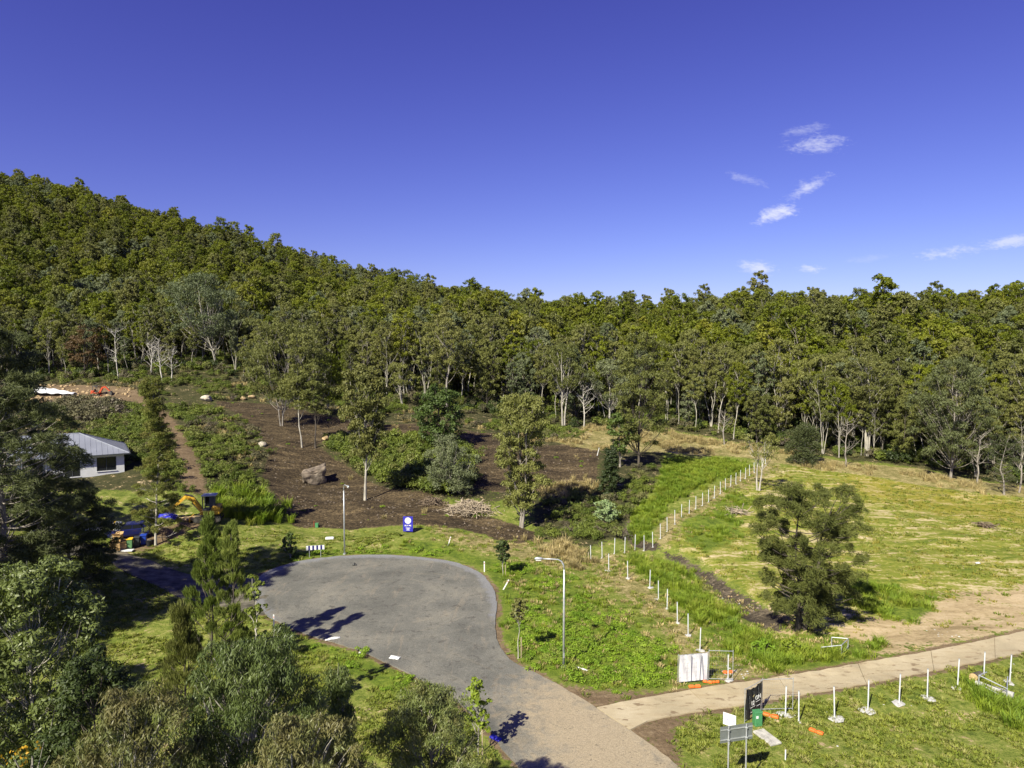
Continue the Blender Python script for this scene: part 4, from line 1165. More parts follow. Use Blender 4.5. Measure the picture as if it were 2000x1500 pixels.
def street_tree(px, py, top, wpx, lab, seed, lf='round_leaf', cb=.42, n=1500, stake=True, l=(.20, .12)):
    b, h, wd = by_px(px, py, top, wpx)
    r = tree('street_tree', lab, 'tree', b, tree_geo(seed, h, wd, cb, .045, 16, n, l[0], l[1], style='round', clump=.24), 'pale_bark', lf, group='young staked street trees')
    if stake:
        MB().tube([(.22, .1, -.1), (.22, .1, 1.5)], .03, 6).build('stake', 'stake_wood', r)
    return r
M['stake_wood'] = plain('stake_wood', (.45, .36, .24), .8)
street_tree(567, 1090, 1040, 34, 'small bushy street tree left of the striped barrier', 50, cb=.12, n=2200, stake=False)
street_tree(983, 1125, 1055, 36, 'small dense street tree right of the turning head, uphill one', 51, lf='dark_leaf', n=2200)
street_tree(1012, 1286, 1168, 36, 'thin street tree with a yellowing crown beside the throat of the road', 52, lf='gum_leaf', cb=.62, n=1000)
street_tree(934, 1478, 1326, 62, 'open young street tree with yellow-green leaves at the bottom of the road', 53, lf='lime_leaf', cb=.32, n=750, l=(.22, .13))

b, h, wd = by_px(1183, 1022, 978, 62)
tree('flowering_shrub', 'rounded shrub covered in whitish flowers near the creek', 'shrub', b, tree_geo(60, h, wd, .05, .06, 26, 2600, .22, .15, style='round', clump=.2), 'dark_bark', 'white_flower')
for i, (px, py) in enumerate([(1492, 1276), (1540, 1274)]):
    b = P(px, py)
    tree('bright_shrub', ['dull green fern-like shrub by the creek railing', 'bright lime shrub next to the creek railing'][i], 'shrub', b, tree_geo(62 + i, 1.1, 1.9, .1, .03, 14, 500, .26, .11, style='round', clump=.2), 'dark_bark', ['weed_leaf', 'lime_leaf'][i])

# ------------------------------------------------------------------ scrub, weeds, grass
rng = np.random.default_rng(77)
SCRUB = [proto('s%d' % i, bush_mesh('scrub', 320 + i, 380, .95, 1.0, .19, .10, [M[['scrub_leaf', 'scrub_leaf', 'scrub_leaf', 'scrub_dull', 'scrub_dull'][i]]])) for i in range(5)]
GREENS, DULLS = SCRUB[:3], SCRUB[2:]
HILL_L = XY([(60, 795), (240, 790), (430, 796), (500, 845), (520, 900), (508, 930), (540, 985), (545, 1012), (440, 1005), (405, 962), (360, 965), (250, 915), (60, 900)])
track = XY(TRACK)
p = fill(HILL_L, .62, rng); p = p[~inside(track, p[:, 0], p[:, 1])]
nz_ = fbm(p[:, 0] / 9, p[:, 1] / 9, 5, 3)
lay('hillside_scrub', 'green scrub covering the slope around the dirt track', 'scrub', GREENS, p[nz_ > .53], rng, .5, 1.3)
lay('dry_scrub', 'brownish dry scrub on the slope above the house', 'scrub', DULLS + [proto('hs', tuft_mesh('hill_straw', 378, 60, .6, .8, .06, .45, [M['straw']]))], p[nz_ <= .56], rng, .45, 1.2)
p = fill(XY([(95, 788), (170, 786), (235, 790), (240, 812), (180, 826), (100, 822)]), .8, rng)
lay('twiggy_scrub', 'grey-brown twiggy scrub below the earth cutting', 'scrub', [SCRUB[4], SCRUB[3]], p, rng, .9, 1.9)
RIM = XY([(60, 752), (250, 740), (420, 728), (480, 748), (560, 756), (650, 780), (770, 790), (870, 797), (960, 812), (1060, 828), (1120, 838), (1165, 872), (1100, 866), (1040, 868), (1000, 848), (880, 836), (800, 826), (700, 824), (640, 808), (560, 788), (420, 780), (300, 775), (250, 760)])
p = fill(RIM, .55, rng, (8, 15, .36))
nz_ = fbm(p[:, 0] / 7, p[:, 1] / 7, 25, 3)
lay('rim_scrub', 'mixed green scrub between the dark soil and the forest', 'scrub', GREENS, p[nz_ > .44], rng, .5, 1.25)
lay('rim_dry_grass', 'dry tussocks between the dark soil and the forest', 'grass', [proto('rg', tuft_mesh('tussock', 377, 44, .5, .8, .08, .4, [M['straw']])), DULLS[1]], p[nz_ <= .46], rng, .5, 1.1)
MIDB = XY([(628, 858), (700, 862), (770, 858), (850, 868), (910, 880), (930, 940), (880, 972), (790, 958), (720, 934), (672, 905)])
p = fill(MIDB, 1.15, rng)
lay('lantana_thicket', 'dense bright green thicket in the middle of the cleared soil', 'thicket', GREENS, p, rng, .8, 1.9)
CRK = XY([(1035, 975), (1120, 965), (1165, 972), (1215, 965), (1235, 920), (1300, 895), (1285, 945), (1232, 1000), (1222, 1052), (1150, 1062), (1060, 1058), (1040, 1020)])
p = fill(CRK, .95, rng, (6, 9, .40))
lay('creek_scrub', 'green scrub along the creek bed below the dusky gum', 'scrub', SCRUB[:4], p, rng, .45, 1.15)
EX = XY([(410, 968), (520, 962), (560, 1012), (545, 1030), (450, 1018), (415, 1000)])
lay('tall_weeds', 'tall bright green weeds behind the yellow digger', 'weeds', [proto('tw%d' % i, tuft_mesh('tall_weed', 360 + i, 110, .55, 1.3, .05, .3, [M['long_grass']])) for i in range(2)], fill(EX, 2.0, rng), rng, .7, 1.2)

WEED = [proto('w%d' % i, bush_mesh('weed', 340 + i, 190, .46, .30, .10, .065, [M['weed_leaf']], lumps=5)) for i in range(4)]
p = np.concatenate([fill(XY(LUSH_VERGE), 3.4, rng, (4, 21, .44)), fill(XY(LUSH_BACK), 2.2, rng), fill(XY(LUSH_ROADSIDE), 2.0, rng, (4, 4, .42))])
lay('verge_weeds', 'bright green weeds covering the verge round the turning head', 'weeds', WEED, off_road(p), rng, .45, 1.25)

LONG = [proto('l%d' % i, tuft_mesh('long_grass', 370 + i, 80, .42, .62, .036, .4, [M['long_grass']])) for i in range(3)]
p = np.concatenate([fill(XY(LUSH_GULLY), 4.5, rng, (6, 31, .36)), fill(XY(LUSH_UP), 4.0, rng), fill(XY(LUSH_PADDOCK), 1.6, rng, (5, 33, .45)), fill(XY(LUSH_CULVERT), 9, rng), fill(XY(LUSH_TREE), 2.6, rng, (5, 3, .4))])
p2_ = fill(XY(LUSH_VERGE), 1.1, rng, (3, 121, .5))
lay('verge_grass', 'tufts of long and dry grass among the verge weeds', 'grass', [LONG[0], LONG[1], proto('vst', tuft_mesh('verge_straw', 386, 30, .3, .6, .05, .4, [M['straw']]))], off_road(p2_), rng, .35, .85)
lay('long_grass', 'long green grass along the creek and fence posts', 'grass', LONG, off_road(p), rng, .6, 1.2)

RGH = [proto('rgh%d' % i, tuft_mesh('rough_grass', 395 + i, 34, .32, .24, .04, .5, [M[['lawn_blade', 'long_grass', 'straw'][i]]])) for i in range(3)]
p3_ = np.concatenate([fill(XY([(985, 1100), (1060, 1090), (1160, 1095), (1240, 1075), (1300, 1090), (1400, 1150), (1500, 1210), (1650, 1245), (1760, 1262), (1600, 1310), (1400, 1340), (1180, 1365), (1080, 1330), (985, 1250)]), 3.2, rng, (1.3, 141, .36)),
                      fill(XY([(800, 1022), (900, 1040), (1060, 1058), (1150, 1070), (1160, 1098), (1000, 1098), (880, 1075)]), 1.8, rng, (1.3, 142, .4)),
                      fill(XY([(1270, 1065), (1310, 1000), (1480, 905), (1530, 915), (1440, 990), (1330, 1075)]), 2.0, rng, (1.3, 143, .42))])
lay('rough_grass', 'short rough grass between the verge and the creek', 'grass', RGH, off_road(p3_), rng, .5, 1.2)
STR = [proto('st%d' % i, tuft_mesh('straw_grass', 380 + i, 60, .45, .85, .045, .35, [M['straw']])) for i in range(3)]
p = np.concatenate([fill(XY(STRAW_EDGE), 1.0, rng, (6, 41, .50)), fill(XY([(1060, 950), (1160, 930), (1180, 960), (1100, 985), (1040, 980)]), 1.4, rng), fill(XY([(1050, 1058), (1150, 1065), (1170, 1100), (1110, 1115), (1060, 1090)]), 1.6, rng)])
lay('straw_grass', 'tall dry straw grass along the foot of the forest', 'grass', STR, in_view(p), rng, .55, 1.2)

LAWN = [proto('lw%d' % i, tuft_mesh('lawn', 390 + i, 26, .22, .17, .045, .6, [M['lawn_blade']])) for i in range(3)]
R_LAWN = [plane0(*q) for q in [(1335, 1500), (1325, 1440), (1345, 1412), (1450, 1386), (1600, 1354), (1800, 1318), (2000, 1278), (2150, 1250), (2150, 1400), (2000, 1560), (1400, 1560)]]
L_LAWN = XY([(480, 1120), (560, 1085), (640, 1040), (780, 1036), (800, 1075), (640, 1085), (520, 1118)]) 
L2 = XY([(220, 1085), (300, 1072), (420, 1035), (560, 1035), (600, 1060), (540, 1100), (480, 1130), (380, 1120), (300, 1095)])
L3 = [plane0(*q) for q in [(180, 1130), (300, 1150), (480, 1190), (600, 1250), (820, 1340), (960, 1440), (1000, 1500), (700, 1500), (400, 1400), (180, 1300)]]
p = np.concatenate([fill(R_LAWN, 11, rng, (1.6, 51, .36)), fill(L_LAWN, 6, rng, (1.6, 52, .36)), fill(L2, 6, rng, (1.6, 53, .36)), fill(L3, 8, rng, (1.6, 54, .36))])
lay('lawn_grass', 'short mown grass with dry patches on the verges', 'grass', LAWN, off_road(p), rng, .6, 1.3)
PG = [proto('pg%d' % i, tuft_mesh('paddock_grass', 400 + i, 22, .35, .28, .075, .5, [M[['lawn_blade', 'gold_blade', 'lawn_blade'][i]]])) for i in range(3)]
p = in_view(fill(XY(PADDOCK), 2.4, rng, (2.2, 61, .46)))
p = p[rng.random(len(p)) > .75 * zval('bare', p[:, 0], p[:, 1])]
lay('paddock_grass', 'thin green and golden grass over the paddock', 'grass', PG, off_road(p), rng, .4, 1.0)
M['litter'] = leaf('litter', (.10, .07, .04), (.20, .145, .085), None, trans=.05)
p2_ = np.concatenate([fill(XY(SOIL_A), .10, rng, (5, 131, .55)), fill(XY(SOIL_B), .10, rng, (5, 132, .52)), fill(XY(SOIL_C), .15, rng)])
lay('soil_regrowth', 'sparse weeds sprouting from the dark soil', 'weeds', [WEED[0], WEED[1], STR[0]], p2_, rng, .3, .9)
SOILW = [proto('cl%d' % i, bush_mesh('soil_litter', 410 + i, 40, .8, .10, .20, .035, [M['litter']], lumps=5)) for i in range(2)]
p = np.concatenate([fill(XY(SOIL_A), 1.0, rng, (3, 71, .46)), fill(XY(SOIL_B), .7, rng, (3, 72, .48)), fill(XY(STRAW_A), 1.2, rng, (3, 73, .45))])
lay('woody_litter', 'broken twigs and dry litter strewn over the dark soil', 'litter', SOILW, p, rng, .3, .9)

# ------------------------------------------------------------------ object materials
M['galv'] = plain('galvanised_steel', (.50, .52, .54), .45, metal=.55, var=.08, scale=5)
M['post_white'] = plain('post_paint', (.56, .58, .61), .45, var=.06, scale=4)
M['conc'] = plain('fresh_concrete', (.45, .44, .42), .9, var=.12, scale=5, bump=.4)
M['conc_grey'] = plain('old_concrete', (.42, .40, .36), .9, var=.15, scale=4, bump=.3)
M['white'] = plain('white_paint', (.68, .68, .68), .5, var=.04)
M['white_sheet'] = plain('white_sheet', (.64, .65, .68), .6, var=.06, scale=1.5, bump=.5)
M['black'] = plain('black_plastic', (.018, .018, .020), .5)
M['rubber'] = plain('rubber', (.022, .021, .020), .8, dirt=(.12, .09, .06))
M['dark_glass'] = plain('dark_glass', (.012, .014, .018), .12, spec=.7, var=.02)
M['yellow'] = plain('yellow_machine_paint', (.62, .36, .035), .45, var=.15, dirt=(.22, .15, .07))
M['steel'] = plain('dark_steel', (.09, .085, .08), .5, metal=.4, dirt=(.16, .11, .06))
M['red'] = plain('red_machine_paint', (.45, .07, .025), .45)
M['orange'] = plain('orange_plastic', (.85, .16, .03), .5, var=.08)
M['car_blue'] = plain('blue_car_paint', (.010, .013, .075), .22, spec=.7, var=.03)
M['silver'] = plain('silver_trim', (.6, .6, .62), .25, metal=.8, var=.03)
M['lamp_lens'] = plain('lamp_lens', (.75, .75, .72), .15, spec=.7, var=.02)
M['bin_green'] = plain('green_bin_plastic', (.10, .22, .09), .5, var=.06)
M['bin_yellow'] = plain('yellow_lid_plastic', (.85, .50, .02), .45, var=.04)
M['bin_dark'] = plain('charcoal_bin_plastic', (.035, .04, .045), .5, var=.06)
M['blue_plastic'] = plain('blue_plastic', (.015, .05, .36), .45, var=.06)
M['tarp_blue'] = plain('blue_tarp', (.02, .025, .42), .4, var=.15, scale=3, bump=.6)
M['card'] = plain('cardboard', (.42, .27, .12), .85, var=.1, scale=3)
M['roof'] = plain('grey_roof_steel', (.27, .285, .33), .4, metal=.25, var=.05, scale=.6)
M['render'] = plain('white_wall_render', (.56, .56, .58), .8, var=.04, scale=2)
M['trim'] = plain('charcoal_trim', (.06, .065, .075), .5)
M['sign_blue'] = plain('sign_blue', (.030, .028, .36), .45, var=.03)
M['sign_mark'] = plain('sign_pale_blue', (.20, .42, .60), .5, var=.03)
M['stripe_blue'] = plain('stripe_navy', (.012, .012, .13), .5, var=.03)
M['sign_grey'] = plain('sign_back_grey', (.16, .175, .17), .5, metal=.2, var=.06, scale=2)
M['green_box'] = plain('green_cabinet', (.06, .22, .09), .5, var=.06)
M['banner'] = plain('black_banner_cloth', (.022, .021, .020), .75, var=.2, scale=2, bump=.4)
M['cloth'] = plain('white_banner_cloth', (.56, .56, .59), .75, var=.05, scale=2, bump=.4)
M['seam'] = plain('banner_seam', (.16, .17, .21), .8)
M['letter'] = plain('white_print', (.75, .74, .70), .7, var=.05)
M['gold'] = plain('gold_print', (.50, .40, .16), .7, var=.1)
M['rock'] = plain('brown_rock', (.17, .135, .105), .95, var=.25, scale=1.3, bump=.9, dirt=(.33, .28, .22))
M['pale_rock'] = plain('pale_rock', (.46, .41, .33), .95, var=.2, scale=2.5, bump=.7, dirt=(.26, .20, .14))
M['tan_rock'] = plain('tan_rock', (.40, .29, .16), .95, var=.25, scale=2.5, bump=.7)
M['dead_stick'] = plain('dead_stick', (.20, .15, .105), .95, var=.2, scale=4)
M['pale_stick'] = plain('pale_stick', (.38, .31, .23), .95, var=.2, scale=4)
M['log_end'] = plain('log_wood', (.60, .42, .22), .85, var=.12, scale=3)
M['dark_post'] = plain('dark_timber', (.05, .042, .035), .9)

def text_mesh(s, size, depth=.006):
    cu_ = bpy.data.curves.new('lettering', 'FONT')
    cu_.body = s; cu_.size = size; cu_.extrude = depth; cu_.align_x = 'CENTER'; cu_.align_y = 'CENTER'; cu_.offset = size * .018
    o = bpy.data.objects.new('tmp', cu_)
    COL.objects.link(o)
    me = bpy.data.meshes.new_from_object(o.evaluated_get(bpy.context.evaluated_depsgraph_get()))
    bpy.data.objects.remove(o)
    return me
def text(s, size, mat, parent, loc, rot=(math.pi / 2, 0, 0), name='lettering'):
    me = text_mesh(s, size); me.materials.clear(); me.materials.append(M[mat])
    o = link(name, me, parent); o.location = loc; o.rotation_euler = rot
    return o
def rock_mesh(name, seed, d, mat, n=3, rough=.28, block=False):
    import bmesh
    bm = bmesh.new(); bmesh.ops.create_icosphere(bm, subdivisions=n, radius=1.0)
    rng_ = np.random.default_rng(seed)
    planes = rdir(rng_, 9); offs = rng_.uniform(.62, .92, 9) * (1.35 if block else 1)
    for v in bm.verts:
        c_ = np.array(v.co)
        if block:
            c_ = np.sign(c_) * np.abs(c_) ** .45
            c_ = c_ / max(1e-6, np.abs(c_).max()) * (1 - .25 * (1 - np.abs(c_).min()))
            c_[2] += .22 * c_[0] * (c_[2] > 0)
        for pn, of in zip(planes, offs):
            q = c_ @ pn
            if q > of:
                c_ = c_ - pn * (q - of) * .9
        k = 1 + (fbm(np.array([c_[0] * 1.7 + seed]), np.array([c_[1] * 1.7 + c_[2] * 2.3]), seed, 3)[0] - .5) * rough
        v.co = (c_[0] * k * d[0] / 2, c_[1] * k * d[1] / 2, c_[2] * k * d[2] / 2)
    me = bpy.data.meshes.new(name); bm.to_mesh(me); bm.free()
    me.materials.append(M[mat])
    return me
def rock(px, py, size, lab, mat='pale_rock', seed=0, rz=0.):
    b = P(px, py)
    o = link('boulder', rock_mesh('boulder', seed, size, mat))
    o.location = b + Vector((0, 0, size[2] * .28)); o.rotation_euler = (0, 0, rz)
    return tag(o, lab, 'boulder')

# ------------------------------------------------------------------ fence posts
fp = MB(); fp.tube([(0, 0, -.05), (0, 0, 1.0)], .040, 8)
post_me = fp.mesh('post', 'post_white')
cap_me = MB().tube([(0, 0, 0), (0, 0, .03)], .046, 8).mesh('cap', 'galv')
foot_me = [rock_mesh('footing', 500 + i, (1, 1, 1), 'conc', 2, .9) for i in range(3)]
rngp = random.Random(4)
def fence_post(px, py, ht, lab, grp, foot=.55):
    b = P(px, py)
    r = thing('fence_post', lab, 'fence post', b, 0, grp)
    r.rotation_euler = (rngp.uniform(-.03, .03), rngp.uniform(-.03, .03), 0)
    o = link('post', post_me, r); o.scale = (1, 1, ht)
    c_ = link('cap', cap_me, r); c_.location = (0, 0, ht)
    if foot:
        f = link('footing', rngp.choice(foot_me), r)
        f.scale = (foot * rngp.uniform(.6, 1.25), foot * rngp.uniform(.55, 1.0), .12); f.location = (rngp.uniform(-.1, .1), rngp.uniform(-.1, .1), .02); f.rotation_euler = (0, 0, rngp.uniform(0, 6))
    return r
ordn = 'first second third fourth fifth sixth seventh eighth ninth tenth eleventh twelfth thirteenth fourteenth fifteenth sixteenth seventeenth eighteenth nineteenth twentieth twenty-first twenty-second twenty-third twenty-fourth twenty-fifth twenty-sixth twenty-seventh'.split()
ROW_A = [(1154, 1098), (1176, 1090), (1200, 1082), (1220, 1080), (1240, 1075), (1258, 1076), (1275, 1070), (1290, 1053), (1303, 1039), (1318, 1024), (1331, 1012), (1346, 1003), (1359, 995),
         (1372, 988), (1384, 981), (1395, 973), (1407, 965), (1417, 958), (1427, 951), (1437, 946), (1446, 940), (1456, 935), (1464, 929), (1473, 924), (1488, 914), (1495, 906)]
for i, q in enumerate(ROW_A):
    fence_post(q[0], q[1], 1.75, 'white steel fence post, %s from the left in the row climbing past the creek' % ordn[i], 'fence posts climbing past the creek', .35 if i > 6 else .3)
ROW_B = [(1189, 1115), (1226, 1130), (1269, 1149), (1286, 1172), (1303, 1190), (1323, 1217), (1344, 1242), (1367, 1272), (1422, 1329)]
for i, q in enumerate(ROW_B):
    fence_post(q[0], q[1], 1.72, 'white steel fence post, %s in the row coming down to the driveway' % ordn[i], 'fence posts coming down to the driveway', .8 if i in (0, 1, 2, 7, 8) else .5)
ROW_C = [(1534, 1397), (1560, 1412), (1630, 1403), (1695, 1389), (1756, 1376), (1811, 1364), (1870, 1344), (1921, 1329), (1972, 1334)]
for i, q in enumerate(ROW_C):
    fence_post(q[0], q[1], 1.9 if i != 0 else 1.75, 'galvanised fence post, %s from the left on the lawn below the driveway' % ordn[i], 'fence posts on the lawn below the driveway', .95 if i not in (1, 7) else .25)
M['post_dark'] = M['dark_post']
for i, q in enumerate([(182, 848), (214, 851), (247, 849)]):
    b = P(*q)
    tag(MB().box((0, 0, .55), (.14, .14, 1.3), bev=.02).build('timber_post', 'dark_post'), 'dark timber post behind the house, %s from the left' % ordn[i], 'post', 'dark timber posts behind the house').location = b

# ------------------------------------------------------------------ street lamps
def street_lamp(px, py, top, ang, lab):
    b = P(px, py); h = H_for(b, top)
    r = thing('street_lamp', lab, 'street lamp', b, ang, 'street lamps round the turning head')
    MB().tube([(0, 0, -.2), (0, 0, h * .5), (0, 0, h - .7)], [.085, .072, .058], 10).build('pole', 'galv', r, True)
    MB().tube([(0, 0, -.05), (0, 0, .12)], .16, 10).build('base_flange', 'galv', r)
    MB().box((0, .088, .9), (.10, .02, .34), bev=.008).build('access_door', 'galv', r)
    MB().box((.0, -.08, h * .78), (.10, .06, .18), bev=.01).build('control_box', 'galv', r)
    pts = [(0, 0, h - .72), (.04, 0, h - .42), (.18, 0, h - .16), (.42, 0, h - .03), (.8, 0, h), (1.5, 0, h + .02)]
    MB().tube(pts, [.058, .055, .05, .046, .042, .04], 8).build('arm', 'galv', r, True)
    hd = MB()
    hd.tube([(1.45, 0, h + .02), (1.55, 0, h + .03), (1.75, 0, h + .035), (1.95, 0, h + .03), (2.03, 0, h + .02)], [.05, .085, .11, .095, .04], 10)
    head = hd.build('lamp_head', 'galv', r, True)
    MB().box((1.76, 0, h - .075), (.36, .15, .04), bev=.015).build('lens', 'lamp_lens', head)
    return r
street_lamp(673, 1083, 945, math.radians(-62), 'tall galvanised street lamp behind the far rim of the turning head')
street_lamp(1101, 1305, 1092, math.radians(180), 'tall galvanised street lamp with curved arm on the weedy verge')

# ------------------------------------------------------------------ sale sign, striped barrier, verge furniture
b = P(797, 1041)
r = thing('sale_sign', 'blue for-sale board with a white disc at the edge of the dark soil', 'sign', b, math.radians(-4))
MB().box((0, 0, 1.05), (1.16, .05, 1.76), bev=.01).build('board', 'sign_blue', r)
for x in (-.5, .5):
    MB().box((x, .06, .5), (.06, .06, 1.5)).build('leg', 'dark_post', r)
dsc = MB().tube([(0, -.028, 1.45), (0, -.034, 1.45)], .37, 28).build('disc', 'white', r)
MB().box((-.09, -.037, 1.60), (.10, .006, .08), ry=.4).build('emblem', 'sign_mark', dsc)
text('BUY ME', .23, 'letter', r, (0, -.03, .86))
for z, wd_ in ((.58, .52), (.46, .30), (.34, .42)):
    MB().box((0, -.028, z), (wd_, .006, .055)).build('small_print', 'letter', r)

b = P(616, 1089)
r = thing('striped_barrier', 'navy and white striped hazard board on two posts', 'barrier', b, math.radians(12))
MB().box((0, 0, 1.05), (1.85, .03, .46)).build('panel', 'white', r)
for k in range(4):
    MB().box((-.62 + k * .41, -.018, 1.05), (.19, .012, .455)).build('stripe', 'stripe_blue', r)
for x in (-.6, .55):
    MB().tube([(x, .05, -.1), (x, .05, 1.2)], .03, 8).build('post', 'galv', r)

b = P(619, 1030)
r = thing('service_pit', 'small green water meter box with a red marker on the lawn edge', 'box', b)
MB().box((0, 0, .22), (.38, .3, .5), bev=.03).build('housing', 'green_box', r)
MB().box((0, 0, .49), (.42, .34, .05), bev=.02).build('lid', 'green_box', r)
MB().tube([(-.35, 0, -.05), (-.35, 0, .75)], .03, 6).build('marker', 'red', r)
b = P(644, 1054)
o = MB().box((0, 0, .16), (.95, .5, .26), bev=.06, rz=.2).build('foam_block', 'white'); o.location = b
tag(o, 'white foam block lying on the lawn behind the striped barrier', 'foam block')
def guide_post(px, py, lab, tilt=0.):
    b = P(px, py)
    r = thing('guide_post', lab, 'guide post', b, 0, 'white roadside guide posts')
    r.rotation_euler = (0, tilt, 0)
    MB().box((0, 0, .5), (.11, .03, 1.1), bev=.008).build('blade', 'white', r)
    MB().box((0, -.018, .86), (.06, .006, .10)).build('reflector', 'red', r)
guide_post(946, 1117, 'upright white guide post on the right rim of the turning head')
guide_post(983, 1152, 'leaning white guide post in the weeds right of the turning head', .5)
guide_post(875, 1066, 'short leaning white marker in the weeds behind the turning head', .3)
guide_post(535, 1226, 'white guide post at the left rim of the turning head in tree shade')
for (px, py, lab, mat, sz) in [(650, 1251, 'crumpled white plastic strip on the near rim of the turning head', 'white', (1.1, .25)), (771, 1288, 'white litter sheet on the road edge', 'white', (.75, .45)),
                               (703, 1279, 'small scrap of white paper by the near road edge', 'white', (.2, .15)), (864, 1354, 'scrap of white paper beside the rounded near gum', 'white', (.2, .18)),
                               (968, 1446, 'blue and white carton in the street tree shade', 'sign_blue', (.7, .3)), (692, 1106, 'black plastic bag on the far side of the turning head', 'black', (.42, .34)),
                               (1136, 1310, 'white pipe offcut in the weeds behind the right street lamp', 'white', (.9, .1)), (1910, 1102, 'white plastic scrap in the middle of the paddock', 'white', (.5, .3)),
                               (1498, 1460 - 15, 'pale concrete path slab behind the grey sign', 'conc_grey', (.75, 1.5))]:
    b = P(px, py)
    mb = MB()
    if 'bag' in lab or 'crumpled' in lab or 'sheet' in lab or 'scrap' in lab:
        rr = random.Random(px); nx_, ny_ = 7, 5; vs = []; fs = []
        bagz = .22 if 'bag' in lab else .10
        for top_ in (0, 1):
            for j in range(ny_):
                for i in range(nx_):
                    e = math.sin(math.pi * i / (nx_ - 1)) * math.sin(math.pi * j / (ny_ - 1))
                    vs.append(((i / (nx_ - 1) - .5) * sz[0] + rr.uniform(-.03, .03), (j / (ny_ - 1) - .5) * sz[1] + rr.uniform(-.03, .03), .10 + (e * bagz + rr.uniform(0, .05)) * top_))
        for tp in (0, 1):
            for j in range(ny_ - 1):
                for i in range(nx_ - 1):
                    q = tp * nx_ * ny_ + j * nx_ + i; f = (q, q + 1, q + nx_ + 1, q + nx_)
                    fs.append(f if tp else f[::-1])
        mb.add(vs, fs)
    elif 'pipe' in lab:
        mb.tube([(-.45, 0, .15), (.45, 0, .12)], .05, 8)
    else:
        mb.box((0, 0, .10), (sz[0], sz[1], .12), bev=.02)
    o = mb.build({'bag': 'plastic_bag'}.get('bag' if 'bag' in lab else '', 'path_slab' if 'slab' in lab else 'litter_pipe' if 'pipe' in lab else 'litter_carton' if 'carton' in lab else 'litter_sheet'), mat)
    o.location = b; o.rotation_euler = (0, 0, {650: .5, 771: -.3, 968: -.7, 1498: .35, 1136: -.6}.get(px, .2))
    if 'slab' not in lab and 'pipe' not in lab:
        o.location.z += 0.0
    tag(o, lab, 'concrete slab' if 'slab' in lab else 'litter')

# ------------------------------------------------------------------ site fence panels at the driveway
def fence_panel(A_, B_, h, lab, cloth=None, sag=0., base=.12):
    A_, B_ = Vector(A_), Vector(B_)
    d = B_ - A_; L = math.hypot(d.x, d.y)
    r = thing('site_barrier', lab, 'site barrier', G(A_.x, A_.y), math.atan2(d.y, d.x))
    for x in (0, L):
        MB().tube([(x, 0, 0), (x, 0, h)], .022, 8).build('upright', 'galv', r)
    for z in (base, h - .08):
        MB().tube([(0, 0, z), (L, 0, z)], .018, 8).build('rail', 'galv', r)
    wires = MB()
    for i in range(1, int(L / .16)):
        wires.tube([(i * .16, 0, base), (i * .16, 0, h - .08)], .0028, 3, False)
    for i in range(1, int((h - .2) / .3)):
        wires.tube([(0, 0, base + i * .3), (L, 0, base + i * .3)], .0028, 3, False)
    tag(wires.build('wire_mesh', 'galv', r), kind='stuff')
    if cloth:
        n_, k_ = 18, 14; vs, fs = [], []
        for side in (0, 1):
            for j in range(k_ + 1):
                for i in range(n_ + 1):
                    x = L * (.03 + .94 * i / n_); u = j / k_
                    zt = h - .10 - sag * math.sin(math.pi * i / n_) * .9
                    z = base + .02 + (zt - base) * u
                    y = -.03 + .035 * math.sin(i * 1.1 + j * .35) + .02 * math.sin(i * 2.3) + .05 * math.sin(math.pi * u) * math.sin(math.pi * i / n_)
                    vs.append((x, y + (.006 if side else 0), z))
        m_ = (n_ + 1) * (k_ + 1)
        for side in (0, 1):
            for j in range(k_):
                for i in range(n_):
                    q = side * m_ + j * (n_ + 1) + i
                    f = (q, q + 1, q + n_ + 2, q + n_ + 1); fs.append(f if side == 0 else f[::-1])
        r['_'] = 0; del r['_']
        MB().add(vs, fs).build('cloth', cloth, r, True)
    return r, L
A_, B_ = P(1324, 1337), P(1382, 1331)
r, L = fence_panel(A_, B_, 2.0, 'site fence panel covered with white cloth beside the driveway', 'cloth')
for x, tl in ((.42, 0), (.70, .05), (.84, -.08)):
    MB().box((L * x + tl, -.095, 1.0), (.025, .012, 1.72), ry=tl).build('seam', 'seam', r)
fence_panel(P(1384, 1330), P(1431, 1330), 2.1, 'bare wire site fence panel right of the white cloth panel')
A_, B_ = P(1454, 1414), P(1486, 1393)
r, L = fence_panel(A_, B_, 2.1, 'site fence panel with a black printed banner by the driveway mouth', 'banner', sag=.18)
text('ON', .36, 'letter', r, (L * .70, -.12, 1.22)); text('12', .36, 'letter', r, (L * .38, -.12, 1.02))
for x, z, wd_ in ((.70, 1.0, .45), (.38, .80, .48), (.38, .52, .40), (.72, .72, .35)):
    MB().box((L * x, -.12, z), (wd_, .008, .03)).build('printed_line', 'letter', r)
MB().box((L * .36, -.12, .30), (.42, .008, .14)).build('printed_block', 'gold', r)
MB().box((L * .42, -.12, 1.45), (.16, .008, .05), ry=-.5).build('printed_block', 'gold', r)
fence_panel(P(1488, 1390), P(1548, 1388), 2.05, 'bare wire site fence panel right of the black banner')
def barrier_foot(px, py, lab, rz, s=1.0):
    b = P(px, py)
    r = thing('ballast_block', lab, 'ballast block', b, rz, 'orange plastic fence feet')
    for x in (-.22, .22):
        MB().box((x * s, 0, .09), (.36 * s, .24 * s, .15), bev=.04).build('block', 'orange', r)
    MB().box((0, 0, .07), (.2 * s, .14 * s, .10), bev=.02).build('neck', 'orange', r)
